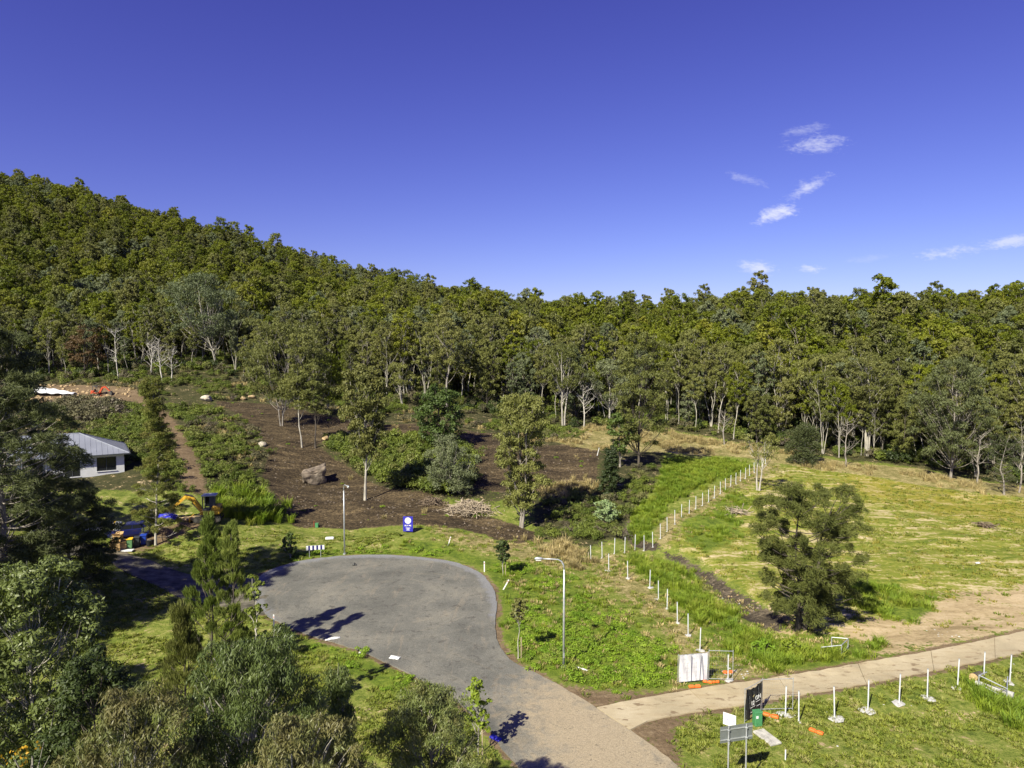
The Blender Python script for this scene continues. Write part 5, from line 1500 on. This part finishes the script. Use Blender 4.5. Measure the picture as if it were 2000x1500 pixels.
for q, lab, rz, s_ in [((1357, 1344), 'bright orange fence foot in front of the white cloth panel', .1, 1.3), ((1382, 1335), 'reddish fence foot under the right end of the white cloth panel', -.3, 1), ((1398, 1335), 'small orange fence foot between the two panels', .2, .8),
                       ((1422, 1316), 'red-orange fence foot behind the lone post by the driveway', .1, 1.2), ((1505, 1400), 'orange fence foot lying right of the black banner', -.5, 1.5), ((1594, 1432), 'red fence foot lying alone on the lawn', -.75, 1.3)]:
    barrier_foot(q[0], q[1], lab, rz, s_ * .75)

# ------------------------------------------------------------------ road sign seen from behind, small white sign, cabinet
z0 = G(10.6, 33.0)
r = thing('road_sign', 'grey road sign seen from behind on two tall posts at the bottom right', 'sign', (11.05, 33.1, z0.z), math.radians(14))
MB().box((0, .0, 3.08), (1.78, .02, .82), bev=.01).build('panel', 'sign_grey', r)
for z in (2.83, 3.33):
    MB().box((0, -.03, z), (1.76, .03, .05)).build('rail', 'galv', r)
for x in (-.48, .50):
    MB().tube([(x, -.09, -.2), (x, -.09, 3.52)], .038, 10).build('post', 'galv', r)
    for z in (2.83, 3.33):
        MB().box((x, -.10, z), (.12, .09, .07), bev=.01).build('clamp', 'galv', r)
b = P(1424, 1459)
r = thing('notice_board', 'small white notice board on a post behind the grey road sign', 'sign', b, math.radians(-38))
hh = H_for(b, 1394)
MB().box((0, 0, hh - .35), (.72, .02, .68)).build('board', 'white', r)
MB().box((0, -.014, hh - .36), (.70, .006, .02)).build('printed_line', 'sign_blue', r)
MB().box((.1, -.014, hh - .18), (.26, .006, .025)).build('printed_line', 'sign_mark', r)
MB().tube([(0, .04, -.2), (0, .04, hh - .1)], .03, 8).build('post', 'galv', r)
b = P(1479, 1418)
r = thing('power_cabinet', 'green electrical cabinet beside the grey road sign', 'cabinet', b, .2)
MB().box((0, 0, .4), (.46, .38, .8), bev=.03).build('housing', 'green_box', r)
MB().box((0, 0, .83), (.5, .42, .07), bev=.025).build('lid', 'green_box', r)
MB().box((-.12, -.196, .58), (.14, .008, .16)).build('label_plate', 'white', r)
b = P(1534, 1484)
o = MB().tube([(0, 0, -.1), (0, 0, .55)], .035, 6).build('survey_peg', 'white'); o.location = b
tag(o, 'short white survey peg in the lawn at the bottom right', 'peg')
b = P(1149, 1098)
o = MB().box((0, 0, .5), (.07, .05, 1.1)).build('survey_peg', 'pale_stick'); o.location = b
tag(o, 'grey timber peg next to the leftmost white post', 'peg')
b = P(1168, 890)
o = MB().box((0, 0, .6), (.09, .06, 1.5), ry=.25).build('survey_peg', 'white'); o.location = b
tag(o, 'leaning white survey stake at the edge of the dark soil', 'peg')

# ------------------------------------------------------------------ culvert railings
def railing(nodes, lab, rails, posts, extra=None, cat_='railing'):
    o0 = Vector(nodes[0]); r = thing('culvert_railing', lab, cat_, o0)
    loc = [Vector(n_) - o0 for n_ in nodes]
    for i, h_ in posts:
        MB().tube([loc[i] + Vector((0, 0, -.3)), loc[i] + Vector((0, 0, h_))], .035, 8).build('post', 'galv', r)
    for i, zi, j, zj in rails:
        MB().tube([loc[i] + Vector((0, 0, zi)), loc[j] + Vector((0, 0, zj))], .032, 8).build('rail', 'galv', r)
    return r
N1, N2, N3, N4 = P(1604, 1279), P(1643, 1281), P(1656, 1270), P(1624, 1266)
railing([N1, N2, N3, N4], 'galvanised pipe railing of the creek culvert beside the driveway', [(0, .55, 1, .78), (1, .78, 2, .85), (2, .85, 3, .80), (1, .12, 2, .25)], [(0, .55), (1, .78), (2, .85), (3, .80)])
c1, c2, c3 = P(1911, 1350), P(1966, 1373), P(1967, 1349)
c4 = P(1926, 1342)
railing([c1, c2, c3, c4], 'galvanised pipe railing of the culvert at the right edge of the lawn', [(0, 1.05, 1, .9), (0, .5, 1, .25), (1, .9, 2, .9), (0, 1.05, 3, 1.0)], [(0, 1.05), (1, .9), (2, .9)])
hw = MB()
d = (c2 - c1); a_ = math.atan2(d.y, d.x)
hw.box((0, 0, .18), (2.1, .25, .62), bev=.02)
o = hw.build('culvert_headwall', 'conc'); o.location = (c1 + c2) / 2 + Vector((.35, .35, 0)); o.rotation_euler = (0, 0, a_)
tag(o, 'white concrete culvert headwall beneath the right railing', 'headwall')
b = P(1903, 1333)
r = thing('log', 'short sawn log lying beside the right culvert railing', 'log', b, .5)
MB().tube([(-.1, 0, .3), (.7, .0, .28)], [.32, .30], 14, False).build('bark', 'dark_bark', r, True)
MB().tube([(-.11, 0, .3), (-.09, 0, .3)], .31, 14).build('cut_end', 'log_end', r)
MB().tube([(.69, 0, .28), (.705, 0, .28)], .29, 14).build('cut_end', 'log_end', r)

# ------------------------------------------------------------------ boulders and piles
b = P(612, 945)
o = link('boulder', rock_mesh('boulder', 7, (4.0, 3.0, 2.9), 'rock', 4, .3, True)); o.location = b + Vector((0, .4, .9)); o.rotation_euler = (0, -.08, .35)
tag(o, 'huge brown boulder sitting on the dark cleared soil', 'boulder')
for i, (px, py, s_, lab, mt) in enumerate([(403, 783, (2.6, 2, 1.6), 'pale rounded boulder at the upper left corner of the dark soil', 'pale_rock'), (300, 758, (1.8, 1.5, 1.4), 'white boulder at the edge of the earth cutting', 'pale_rock'),
                                          (312, 764, (1.4, 1.1, 1.0), 'smaller white boulder right of the white boulder', 'pale_rock'), (475, 781, (1.4, 1.1, 1.0), 'small boulder on the upper rim of the dark soil, leftmost', 'tan_rock'),
                                          (492, 779, (1.6, 1.2, 1.1), 'small boulder on the upper rim of the dark soil, rightmost', 'tan_rock'), (636, 860, (1.5, 1.2, 1.1), 'tan boulder in brush beside the thin dark-trunked gum', 'tan_rock'),
                                          (805, 862, (1.6, 1.3, 1.2), 'brownish boulder half hidden in the bright thicket', 'rock'), (453, 862 - 1, (1.6, 1.2, .7), 'flat white boulder in scrub left of the dark soil', 'pale_rock'),
                                          (512, 872, (1.6, 1.2, 1.0), 'grey boulder at the left rim of the dark soil', 'pale_rock'), (235, 861, (1.9, 1.0, .6), 'white flat rock on the bank above the house', 'pale_rock'),
                                          (730, 905, (1.2, 1.0, .9), 'dark boulder at the foot of the bright thicket', 'rock'), (800, 915, (1.1, .9, .9), 'small dark boulder inside the bright thicket', 'rock')]):
    rock(px, py, s_, lab, mt, 20 + i, i * .9)
def stick_pile(px, py, n_, L, hgt, wid, lab, mat, seed, name='brush_pile'):
    b = P(px, py); rng_ = np.random.default_rng(seed); parts = []
    for i in range(n_):
        c_ = np.array([rng_.normal() * wid * .3, rng_.normal() * wid * .22, 0]); c_[2] = hgt * max(.05, 1 - np.hypot(c_[0], c_[1]) / wid) * rng_.uniform(.1, 1)
        d_ = unit(rng_.normal(size=3) * np.array([1, 1, .3])) * L * rng_.uniform(.35, 1) / 2
        parts.append(tube_np(bez(c_ - d_, c_ + d_, rng_.normal(size=3) * .08 * L, 4), np.array([.05, .045, .035, .015]) * rng_.uniform(.5, 1.3), 4))
    o = link(name, mesh_np(name, *cat(parts), [M[mat]])); o.location = b
    return tag(o, lab, 'brush pile')
stick_pile(915, 1000, 520, 2.2, 1.5, 4.4, 'large heap of brown dead brush below the pale dome-shaped tree', 'pale_stick', 1)
stick_pile(845, 985, 220, 1.6, .9, 2.4, 'smaller heap of dead brush left of the large brush heap', 'dead_stick', 2)
stick_pile(1923, 1030, 60, 2.4, .6, 1.7, 'heap of grey branches lying in the right paddock', 'dead_stick', 3)
stick_pile(1440, 1003, 50, 3.0, .35, 2.2, 'low heap of grey sticks in the long grass of the paddock', 'pale_stick', 4)
stick_pile(540, 1000, 160, 1.6, .8, 2.6, 'brown brush heap at the left foot of the dark soil', 'dead_stick', 5)
rng = np.random.default_rng(5)
ST = [proto('r%d' % i, rock_mesh('stone', 600 + i, (.3, .26, .2), ['tan_rock', 'rock', 'conc'][i], 1)) for i in range(3)]
p = np.concatenate([fill(XY([(1340, 1088), (1400, 1118), (1460, 1160), (1520, 1200), (1540, 1222), (1490, 1215), (1430, 1190), (1400, 1150)]), 2.2, rng), fill(XY([(1225, 1015), (1250, 985), (1308, 935), (1312, 950), (1262, 1000), (1240, 1040)]), .8, rng),
                    fill(XY([(1180, 1108), (1215, 1112), (1210, 1124), (1182, 1120)]), 3, rng)])
lay('creek_stones', 'pale stones littering the creek bed', 'stones', ST[:2], p, rng, .4, 1.3, tilt=.4)
p = np.concatenate([fill(XY(q), d_, rng) for q, d_ in [([(1400, 1300), (1440, 1295), (1480, 1310), (1470, 1335), (1430, 1340), (1395, 1330)], 12), ([(1600, 1390), (1640, 1385), (1645, 1405), (1605, 1405)], 9), ([(1668, 1376), (1712, 1376), (1712, 1394), (1668, 1392)], 9),
                                                      ([(1735, 1362), (1770, 1362), (1768, 1382), (1738, 1378)], 9), ([(1825, 1232), (1870, 1236), (1865, 1246), (1830, 1244)], 7), ([(1410, 1165), (1460, 1180), (1455, 1205), (1420, 1190)], 4), ([(1510, 1385), (1550, 1380), (1550, 1410), (1515, 1408)], 6),
                                                      ([(1990, 1310), (2040, 1300), (2040, 1330), (1985, 1325)], 8), ([(1600, 1436), (1640, 1440), (1638, 1452), (1605, 1448)], 4)]])
lay('concrete_rubble', 'white spilled concrete crumbs round the fence posts', 'rubble', [ST[2]], off_road(p), rng, .25, .75, tilt=.4, zs=(.3, .6))
p = np.concatenate([fill(XY([(60, 778), (150, 776), (230, 778), (225, 792), (60, 795)]), 2.2, rng), fill(XY(CUT), .35, rng)])
lay('rock_edging', 'row of tan rocks below the white plastic sheet', 'rocks', [proto('re', rock_mesh('edging_rock', 620, (.9, .7, .7), 'tan_rock', 2))], p, rng, .6, 1.2, tilt=.4)
clods = [proto('cd%d' % i, rock_mesh('clod', 630 + i, (.4, .35, .25), 'rock', 1)) for i in range(2)]
p = np.concatenate([fill(XY(SOIL_A), 1.0, rng, (4, 81, .45)), fill(XY(SOIL_B), .4, rng)])
lay('soil_clods', 'brown clods and stones strewn over the dark soil', 'clods', clods, p, rng, .25, .9, tilt=.4)

# ------------------------------------------------------------------ white sheet and red digger at the cutting
b = P(100, 772)
vs, fs = [], []
n_, k_ = 22, 8
for j in range(k_ + 1):
    for i in range(n_ + 1):
        u, v_ = i / n_, j / k_
        x = (u - .5) * 10.5; y = (v_ - .5) * 3.2 * (1 - .4 * u)
        z = 2.0 * math.sin(math.pi * min(1, v_ * .9 + .1)) * (1.1 - .9 * u) + .10 * math.sin(i * 1.3 + j) + .08 * math.sin(j * 2.1 + i * .4) + .15
        vs.append((x, y, max(z, .03)))
for j in range(k_):
    for i in range(n_):
        q = j * (n_ + 1) + i; fs.append((q, q + 1, q + n_ + 2, q + n_ + 1))
o = MB().add(vs, fs).build('plastic_sheet', 'white_sheet', None, True); o.location = b; o.rotation_euler = (0, 0, -.05)
sm = o.modifiers.new('thick', 'SOLIDIFY'); sm.thickness = .04
tag(o, 'crumpled white plastic sheet over an earth mound above the house', 'plastic sheet')

def beam(mb, a, b_, w_, h_):
    """tapered box section from a to b in the x,z plane, width w_ across y"""
    a, b_ = Vector((a[0], 0, a[1])), Vector((b_[0], 0, b_[1]))
    t_ = (b_ - a).normalized(); n__ = Vector((-t_.z, 0, t_.x))
    h0, h1 = h_ if isinstance(h_, tuple) else (h_, h_)
    vs = []
    for p_, hh_ in ((a, h0), (b_, h1)):
        for sy, sn in ((-1, -1), (1, -1), (1, 1), (-1, 1)):
            vs.append(p_ + Vector((0, sy * w_ / 2, 0)) + n__ * sn * hh_ / 2)
    return mb.add(vs, [(0, 1, 5, 4), (1, 2, 6, 5), (2, 3, 7, 6), (3, 0, 4, 7), (3, 2, 1, 0), (4, 5, 6, 7)])
def digger(b, rz, paint, lab, s=1.0, canopy=False):
    r = thing('excavator', lab, 'excavator', b, rz); r.scale = (s,) * 3
    for y in (-.72, .72):                                # crawler tracks
        prof = []
        for k in range(10):
            a = math.pi / 2 + math.pi * k / 9; prof.append((-.95 + .27 * math.cos(a), .30 + .27 * math.sin(a)))
        for k in range(10):
            a = -math.pi / 2 + math.pi * k / 9; prof.append((.95 + .27 * math.cos(a), .30 + .27 * math.sin(a)))
        tr_ = MB().prism(prof, y - .19, y + .19).build('track', 'rubber', r)
        for x in (-.95, -.45, 0, .45, .95):
            MB().tube([(x, y - .2, .30), (x, y + .2, .30)], .17 if abs(x) > .9 else .10, 12).build('track_wheel', 'steel', tr_)
    MB().box((0, 0, .42), (1.3, 1.1, .3), bev=.04).build('undercarriage', 'steel', r)
    MB().tube([(0, 0, .55), (0, 0, .72)], .45, 16).build('slew_ring', 'steel', r)
    MB().box((-1.5, 0, .30), (.10, 1.75, .42), bev=.02).build('dozer_blade', paint, r)
    MB().box((.25, 0, .88), (1.75, 1.5, .36), bev=.07).build('house_deck', paint, r)
    MB().box((.75, 0, 1.25), (.75, 1.45, .45), bev=.12).build('counterweight', paint, r)
    cab_ = MB().box((.12, .05, 1.10), (1.15, 1.05, .12), bev=.03).build('cab', 'trim', r)
    for x, y in ((-.42, -.42), (-.42, .52), (.66, -.42), (.66, .52)):
        MB().box((x, y, 1.75), (.08, .08, 1.3)).build('cab_post', 'trim', cab_)
    MB().box((.12, .05, 2.44), (1.30, 1.14, .12), bev=.05).build('cab_roof', 'galv' if not canopy else 'trim', cab_)
    if not canopy:
        MB().box((.70, .05, 1.72), (.02, .9, 1.15)).build('rear_glass', 'dark_glass', cab_)
        MB().box((.12, .575, 1.78), (1.0, .02, 1.1)).build('side_glass', 'dark_glass', cab_)
        MB().box((.42, -.46, 1.75), (.5, .02, 1.2)).build('door_panel', 'trim', cab_)
    MB().box((.30, .05, 1.25), (.42, .48, .16), bev=.04).build('seat', 'black', cab_)
    MB().box((.48, .05, 1.52), (.12, .46, .5), bev=.04).build('seat_back', paint if not canopy else 'black', cab_)
    bm_ = MB(); beam(bm_, (-.55, .95), (-1.35, 2.10), .26, (.34, .40)); beam(bm_, (-1.28, 2.06), (-2.05, 2.36), .26, (.40, .26))
    bm_.build('boom', paint, r)
    beam(MB(), (-1.95, 2.38), (-3.25, 1.25), .22, (.30, .20)).build('dipper_arm', paint, r)
    beam(MB(), (-.62, .78), (-1.45, 1.75), .10, .10).build('boom_cylinder', 'steel', r)
    beam(MB(), (-1.35, 2.42), (-2.05, 2.58), .10, .10).build('arm_cylinder', 'steel', r)
    beam(MB(), (-2.35, 2.30), (-3.10, 1.60), .09, .09).build('bucket_cylinder', 'steel', r)
    for y in (-.09, .09):
        MB().tube([(-.5, y, 1.1), (-.95, y, 1.85), (-1.35, y, 2.36), (-1.9, y, 2.56), (-2.3, y, 2.32)], .022, 6).build('hose', 'black', r)
    MB().box((1.135, 0, 1.22), (.02, .9, .22)).build('engine_grille', 'black', r)
    pr = [(-3.10, 1.35), (-3.35, 1.40), (-3.70, 1.05), (-3.75, .62), (-3.40, .36), (-2.95, .45), (-3.2, .60), (-3.40, .85), (-3.20, 1.1)]
    bk = MB().prism(pr, -.3, .3).build('bucket', 'steel', r)
    for y in (-.24, -.08, .08, .24):
        MB().box((-2.90, y, .47), (.2, .06, .05)).build('bucket_tooth', 'steel', bk)
    return r
digger(P(408, 1017), math.radians(12), 'yellow', 'yellow mini excavator with folded boom parked on the lawn edge', 1.2)
digger(P(190, 771) + Vector((0, 0, -.5)), math.radians(172), 'red', 'small red excavator with open canopy in the earth cutting', .95, canopy=True)

# ------------------------------------------------------------------ house
a0, a1 = P(243, 921), P(131, 934)
hp = Vector((a0.x, a0.y, min(a0.z, a1.z)))
ang = math.atan2(a1.y - a0.y, a1.x - a0.x)               # local +x runs left along the front wall, local +y runs towards the viewer's side
r = thing('house', 'white house with grey hipped steel roof behind the she-oaks', 'house', hp, ang)
LN, DP, HT = 16.0, 9.5, 2.75
fl = 1
wall = MB()
def wall_run(mb, x0, x1, y, z0_, z1_, th=.22):
    mb.box(((x0 + x1) / 2, y, (z0_ + z1_) / 2), (x1 - x0, th, z1_ - z0_))
for (x0, x1, z0_, z1_) in [(0, .9, -1.0, HT), (.9, 3.1, -1.0, .55), (.9, 3.1, 2.35, HT), (3.1, 4.9, -1.0, HT), (4.9, 6.6, 2.35, HT), (4.9, 6.6, -1.0, .1), (6.6, 8.3, -1.0, HT), (11.2, LN, -1.0, HT)]:
    wall_run(wall, x0, x1, .11, z0_, z1_)
wall.box((LN - .11, -DP / 2, (HT - 1) / 2), (.22, DP - .3, HT + 1)); wall.box((.11, -DP / 2, (HT - 1) / 2), (.22, DP - .46, HT + 1)); wall.box((LN / 2, -DP + .11, (HT - 1) / 2), (LN, .22, HT + 1))
wall.box((9.75, -1.6, (HT - 1) / 2), (2.9, .22, HT + 1)); wall.box((8.3, -.9, (HT - 1) / 2), (.22, 1.6, HT + 1)); wall.box((11.2, -.9, (HT - 1) / 2), (.22, 1.6, HT + 1))
wall.build('wall', 'render', r)
for (x0, x1, z0_, z1_) in [(.9, 3.1, .55, 2.35), (4.9, 6.6, .1, 2.35)]:
    w_ = MB()
    for xx in (x0 + .04, (x0 + x1) / 2, x1 - .04):
        w_.box((xx, .11, (z0_ + z1_) / 2), (.07, .12, z1_ - z0_))
    for zz_ in (z0_ + .04, z1_ - .04):
        w_.box(((x0 + x1) / 2, .11, zz_), (x1 - x0 - .14, .11, .07))
    wf = w_.build('window', 'trim', r)
    for k in (0, 1):
        xm = x0 + (x1 - x0) * (.25 + .5 * k)
        MB().box((xm, .10, (z0_ + z1_) / 2), ((x1 - x0) / 2 - .09, .02, z1_ - z0_ - .1)).build('pane', 'dark_glass', wf)
    MB().box(((x0 + x1) / 2, .26, z0_ - .04), (x1 - x0 + .1, .12, .06)).build('sill', 'render', wf)
dr = MB().box((9.4, -1.47, 1.0), (.95, .06, 2.05)).build('door', 'trim', r)
MB().tube([(9.75, -1.40, 1.0), (9.75, -1.34, 1.0)], .04, 8).build('handle', 'silver', dr)
for x in (8.5, 11.0):
    MB().box((x, .25, (HT - 1) / 2), (.12, .12, HT + 1)).build('porch_post', 'render', r)
E = .6; PK = 2.35
y0, y1 = .2 + E, -DP - E
x0, x1 = -E, LN + E
half = (y0 - y1) / 2; ym = (y0 + y1) / 2
rf = [(x0, y0, HT), (x1, y0, HT), (x1, y1, HT), (x0, y1, HT), (x0 + half, ym, HT + PK), (x1 - half, ym, HT + PK)]
rfm = MB().add(rf + [(v[0], v[1], v[2] - .06) for v in rf[:4]], [(0, 1, 5, 4), (1, 2, 5), (2, 3, 4, 5), (3, 0, 4), (6, 7, 1, 0), (7, 8, 2, 1), (8, 9, 3, 2), (9, 6, 0, 3), (9, 8, 7, 6)])
roof_o = rfm.build('roof', 'roof', r)
for k in range(1, 28):                                   # raised roof ribs on the viewer's slope and on the hip end
    x = x0 + k * (x1 - x0) / 28
    run = min(1.0, (x - x0) / half, (x1 - x) / half)
    rb = MB(); rb.tube([(x, y0, HT + .02), (x, y0 + (ym - y0) * run, HT + PK * run + .02)], .022, 4)
    rb.build('rib', 'roof', roof_o)
for k in range(1, 16):
    y = y0 + k * (y1 - y0) / 16
    run = min((y0 - y) / half, (y - y1) / half)
    MB().tube([(x0, y, HT + .02), (x0 + half * run, y, HT + PK * run + .02)], .022, 4).build('rib', 'roof', roof_o)
for a_, b_ in ((0, 4), (3, 4), (1, 5), (4, 5)):
    MB().tube([Vector(rf[a_]) + Vector((0, 0, .03)), Vector(rf[b_]) + Vector((0, 0, .03))], .07, 6).build('ridge_cap', 'roof', roof_o)
gt = MB(); gt.box(((x0 + x1) / 2, y0 + .06, HT - .06), (x1 - x0 + .2, .13, .15)); gt.box((x0 - .06, ym, HT - .06), (.13, y0 - y1 - .02, .15))
gt.build('gutter', 'trim', r)
MB().box(((x0 + x1) / 2, ym, HT - .11), (x1 - x0 - .1, y0 - y1 - .1, .04)).build('eave_lining', 'render', r)

# ------------------------------------------------------------------ car, bins, boxes and tarps on the drive
b = P(246, 1052)
r = thing('car', 'dark blue car parked behind the bins under the she-oak', 'car', b + Vector((0, .6, 0)), math.radians(202))
# body: stations along x (front at +x), half width and heights
stn = [(-2.15, .70, .45, .92), (-1.95, .84, .30, 1.02), (-1.2, .88, .25, 1.02), (0, .89, .24, .98), (.9, .88, .25, .94), (1.7, .85, .28, .86), (2.1, .74, .34, .74), (2.2, .60, .42, .62)]
vs, fs = [], []
for (x, hw_, zb, zt) in stn:
    vs += [(x, -hw_ * .92, zb), (x, -hw_, zb + .2), (x, -hw_ * .98, zt - .08), (x, -hw_ * .86, zt), (x, hw_ * .86, zt), (x, hw_ * .98, zt - .08), (x, hw_, zb + .2), (x, hw_ * .92, zb)]
for i in range(len(stn) - 1):
    for k in range(8):
        fs.append((i * 8 + k, i * 8 + (k + 1) % 8, (i + 1) * 8 + (k + 1) % 8, (i + 1) * 8 + k))
fs += [tuple(range(7, -1, -1)), tuple(range((len(stn) - 1) * 8, len(stn) * 8))]
body = MB().add(vs, [f[::-1] for f in fs]).build('body', 'car_blue', r, False)
cabp = [(-1.85, 1.0), (-1.35, 1.44), (-.2, 1.50), (.25, 1.44), (1.05, .93)]
cb_ = MB()
vs = [(x, -.80 + (z - .95) * .28, z) for x, z in cabp] + [(x, .80 - (z - .95) * .28, z) for x, z in cabp]
cb_.add(vs, [(i, i + 1, 6 + i, 5 + i) for i in range(4)] + [(4, 3, 2, 1, 0), (5, 6, 7, 8, 9)])
cb_.build('cabin', 'car_blue', r)
MB().add([(.98, -.70, .985), (.98, .70, .985), (.30, .62, 1.435), (.30, -.62, 1.435)], [(0, 1, 2, 3)]).build('windscreen', 'dark_glass', r).location = (.02, 0, .008)
for s_ in (-1, 1):
    MB().add([(.80, s_ * .795, .99), (-.35, s_ * .795, 1.0), (-.35, s_ * .69, 1.40), (.25, s_ * .69, 1.40)], [(0, 1, 2, 3)]).build('front_side_window', 'dark_glass', r)
    MB().add([(-.42, s_ * .795, 1.0), (-1.55, s_ * .795, 1.03), (-1.25, s_ * .70, 1.38), (-.42, s_ * .69, 1.40)], [(0, 1, 2, 3)]).build('rear_side_window', 'dark_glass', r)
    MB().box((.72, s_ * .97, 1.02), (.14, .2, .14), bev=.03).build('mirror', 'silver', r)
    MB().box((2.06, s_ * .55, .66), (.2, .32, .14), bev=.04).build('headlight', 'lamp_lens', r)
    for x in (-1.35, 1.35):
        wh = MB().tube([(x, s_ * .70, .32), (x, s_ * .92, .32)], .32, 18).build('wheel', 'rubber', r)
        MB().tube([(x, s_ * .915, .32), (x, s_ * .935, .32)], .2, 14).build('rim', 'silver', wh)
MB().box((2.22, 0, .50), (.04, .7, .14), bev=.01).build('grille', 'black', r)
MB().box((2.21, 0, .36), (.03, .38, .11)).build('number_plate', 'white', r)

def wheelie(px, py, mat, lid, lab, rz):
    b = P(px, py)
    r = thing('wheelie_bin', lab, 'bin', b, rz, 'wheelie bins beside the drive')
    MB().box((0, 0, .50), (.46, .52, .92), bev=.03, taper=1.22).build('tub', mat, r)
    MB().box((0, -.02, 1.0), (.62, .70, .09), bev=.03).build('lid', lid, r)
    MB().tube([(-.25, .36, .95), (.25, .36, .95)], .02, 6).build('handle', mat, r)
    for x in (-.22, .22):
        MB().tube([(x - .03, .24, .1), (x + .03, .24, .1)], .1, 12).build('wheel', 'rubber', r)
wheelie(254, 1071, 'bin_green', 'bin_yellow', 'green wheelie bin with a yellow lid', .3)
wheelie(268, 1068, 'bin_dark', 'bin_dark', 'charcoal wheelie bin between the green and blue ones', .3)
wheelie(281, 1064, 'blue_plastic', 'blue_plastic', 'bright blue wheelie bin nearest the she-oak trunk', .3)
b = P(291, 1067)
r = thing('tub', 'black plastic tub at the foot of the slender she-oak', 'tub', b)
MB().tube([(0, 0, 0), (0, 0, .5), (0, 0, .56)], [.22, .28, .31], 14).build('bucket', 'black', r, False)
MB().tube([(-.28, 0, .52), (0, -.05, .62), (.28, 0, .52)], .012, 6).build('handle', 'silver', r)
for px, py, z, sz, lab, rz in [(226, 1074, 0, (.9, .75, .85), 'large brown cardboard box at the bottom of the stack', .3), (231, 1073, .87, (.75, .65, .62), 'brown cardboard box on top of the large one', .1), (241, 1072, 0, (.6, .55, .62), 'open cardboard box with rubbish beside the green bin', .4)]:
    b = P(px, py)
    r = thing('cardboard_box', lab, 'box', b + Vector((0, 0, z)), rz, 'cardboard boxes by the bins')
    MB().box((0, 0, sz[2] / 2), sz).build('carton', 'card', r)
    for s_ in (-1, 1):
        MB().box((0, s_ * sz[1] * .62, sz[2] + .08), (sz[0] * .98, .012, .30), rx=-s_ * .9).build('flap', 'card', r)
    MB().box((0, 0, sz[2] + .006), (.06, sz[1], .008)).build('tape', 'pale_stick', r)
b = P(245, 1077)
o = MB().box((0, 0, .06), (1.5, .7, .08), bev=.03, rz=.15).build('foam_sheet', 'white'); o.location = b
tag(o, 'flat white foam sheet on the ground in front of the bins', 'foam sheet')
for i, (dz_, dy_) in enumerate([(.35, 0), (.35, .62), (.88, .3)]):
    b = P(208, 1042)
    r = thing('fabric_roll', ['long grey wrapped roll lying left of the car, nearest one', 'long grey wrapped roll lying left of the car, farthest one', 'long grey wrapped roll on top of the other two'][i], 'roll', b + Vector((0, dy_, dz_)), .12, 'wrapped rolls stacked left of the car')
    MB().tube([(-2.0, 0, 0), (-1, 0, .02), (0, 0, 0), (1.0, 0, 0), (1.35, 0, .02)], [.28, .30, .29, .30, .27], 12).build('roll', 'galv', r, True)
    MB().tube([(.65, 0, 0), (.8, 0, 0)], .312, 12).build('strap', 'bin_yellow', r)
def heap(name, px, py, d, mat, lab, seed, catg):
    b = P(px, py); o = link(name, rock_mesh(name, seed, d, mat, 3, .9)); o.location = b + Vector((0, 0, d[2] * .3)); return tag(o, lab, catg)
heap('tarp_bundle', 327, 1018, (1.9, 1.4, 1.3), 'tarp_blue', 'crumpled bright blue tarp left of the yellow excavator', 31, 'tarp')
heap('dirt_mound', 375, 1016, (3.2, 1.6, .5), 'tan_rock', 'low mound of dug earth under the excavator bucket', 32, 'dirt mound')
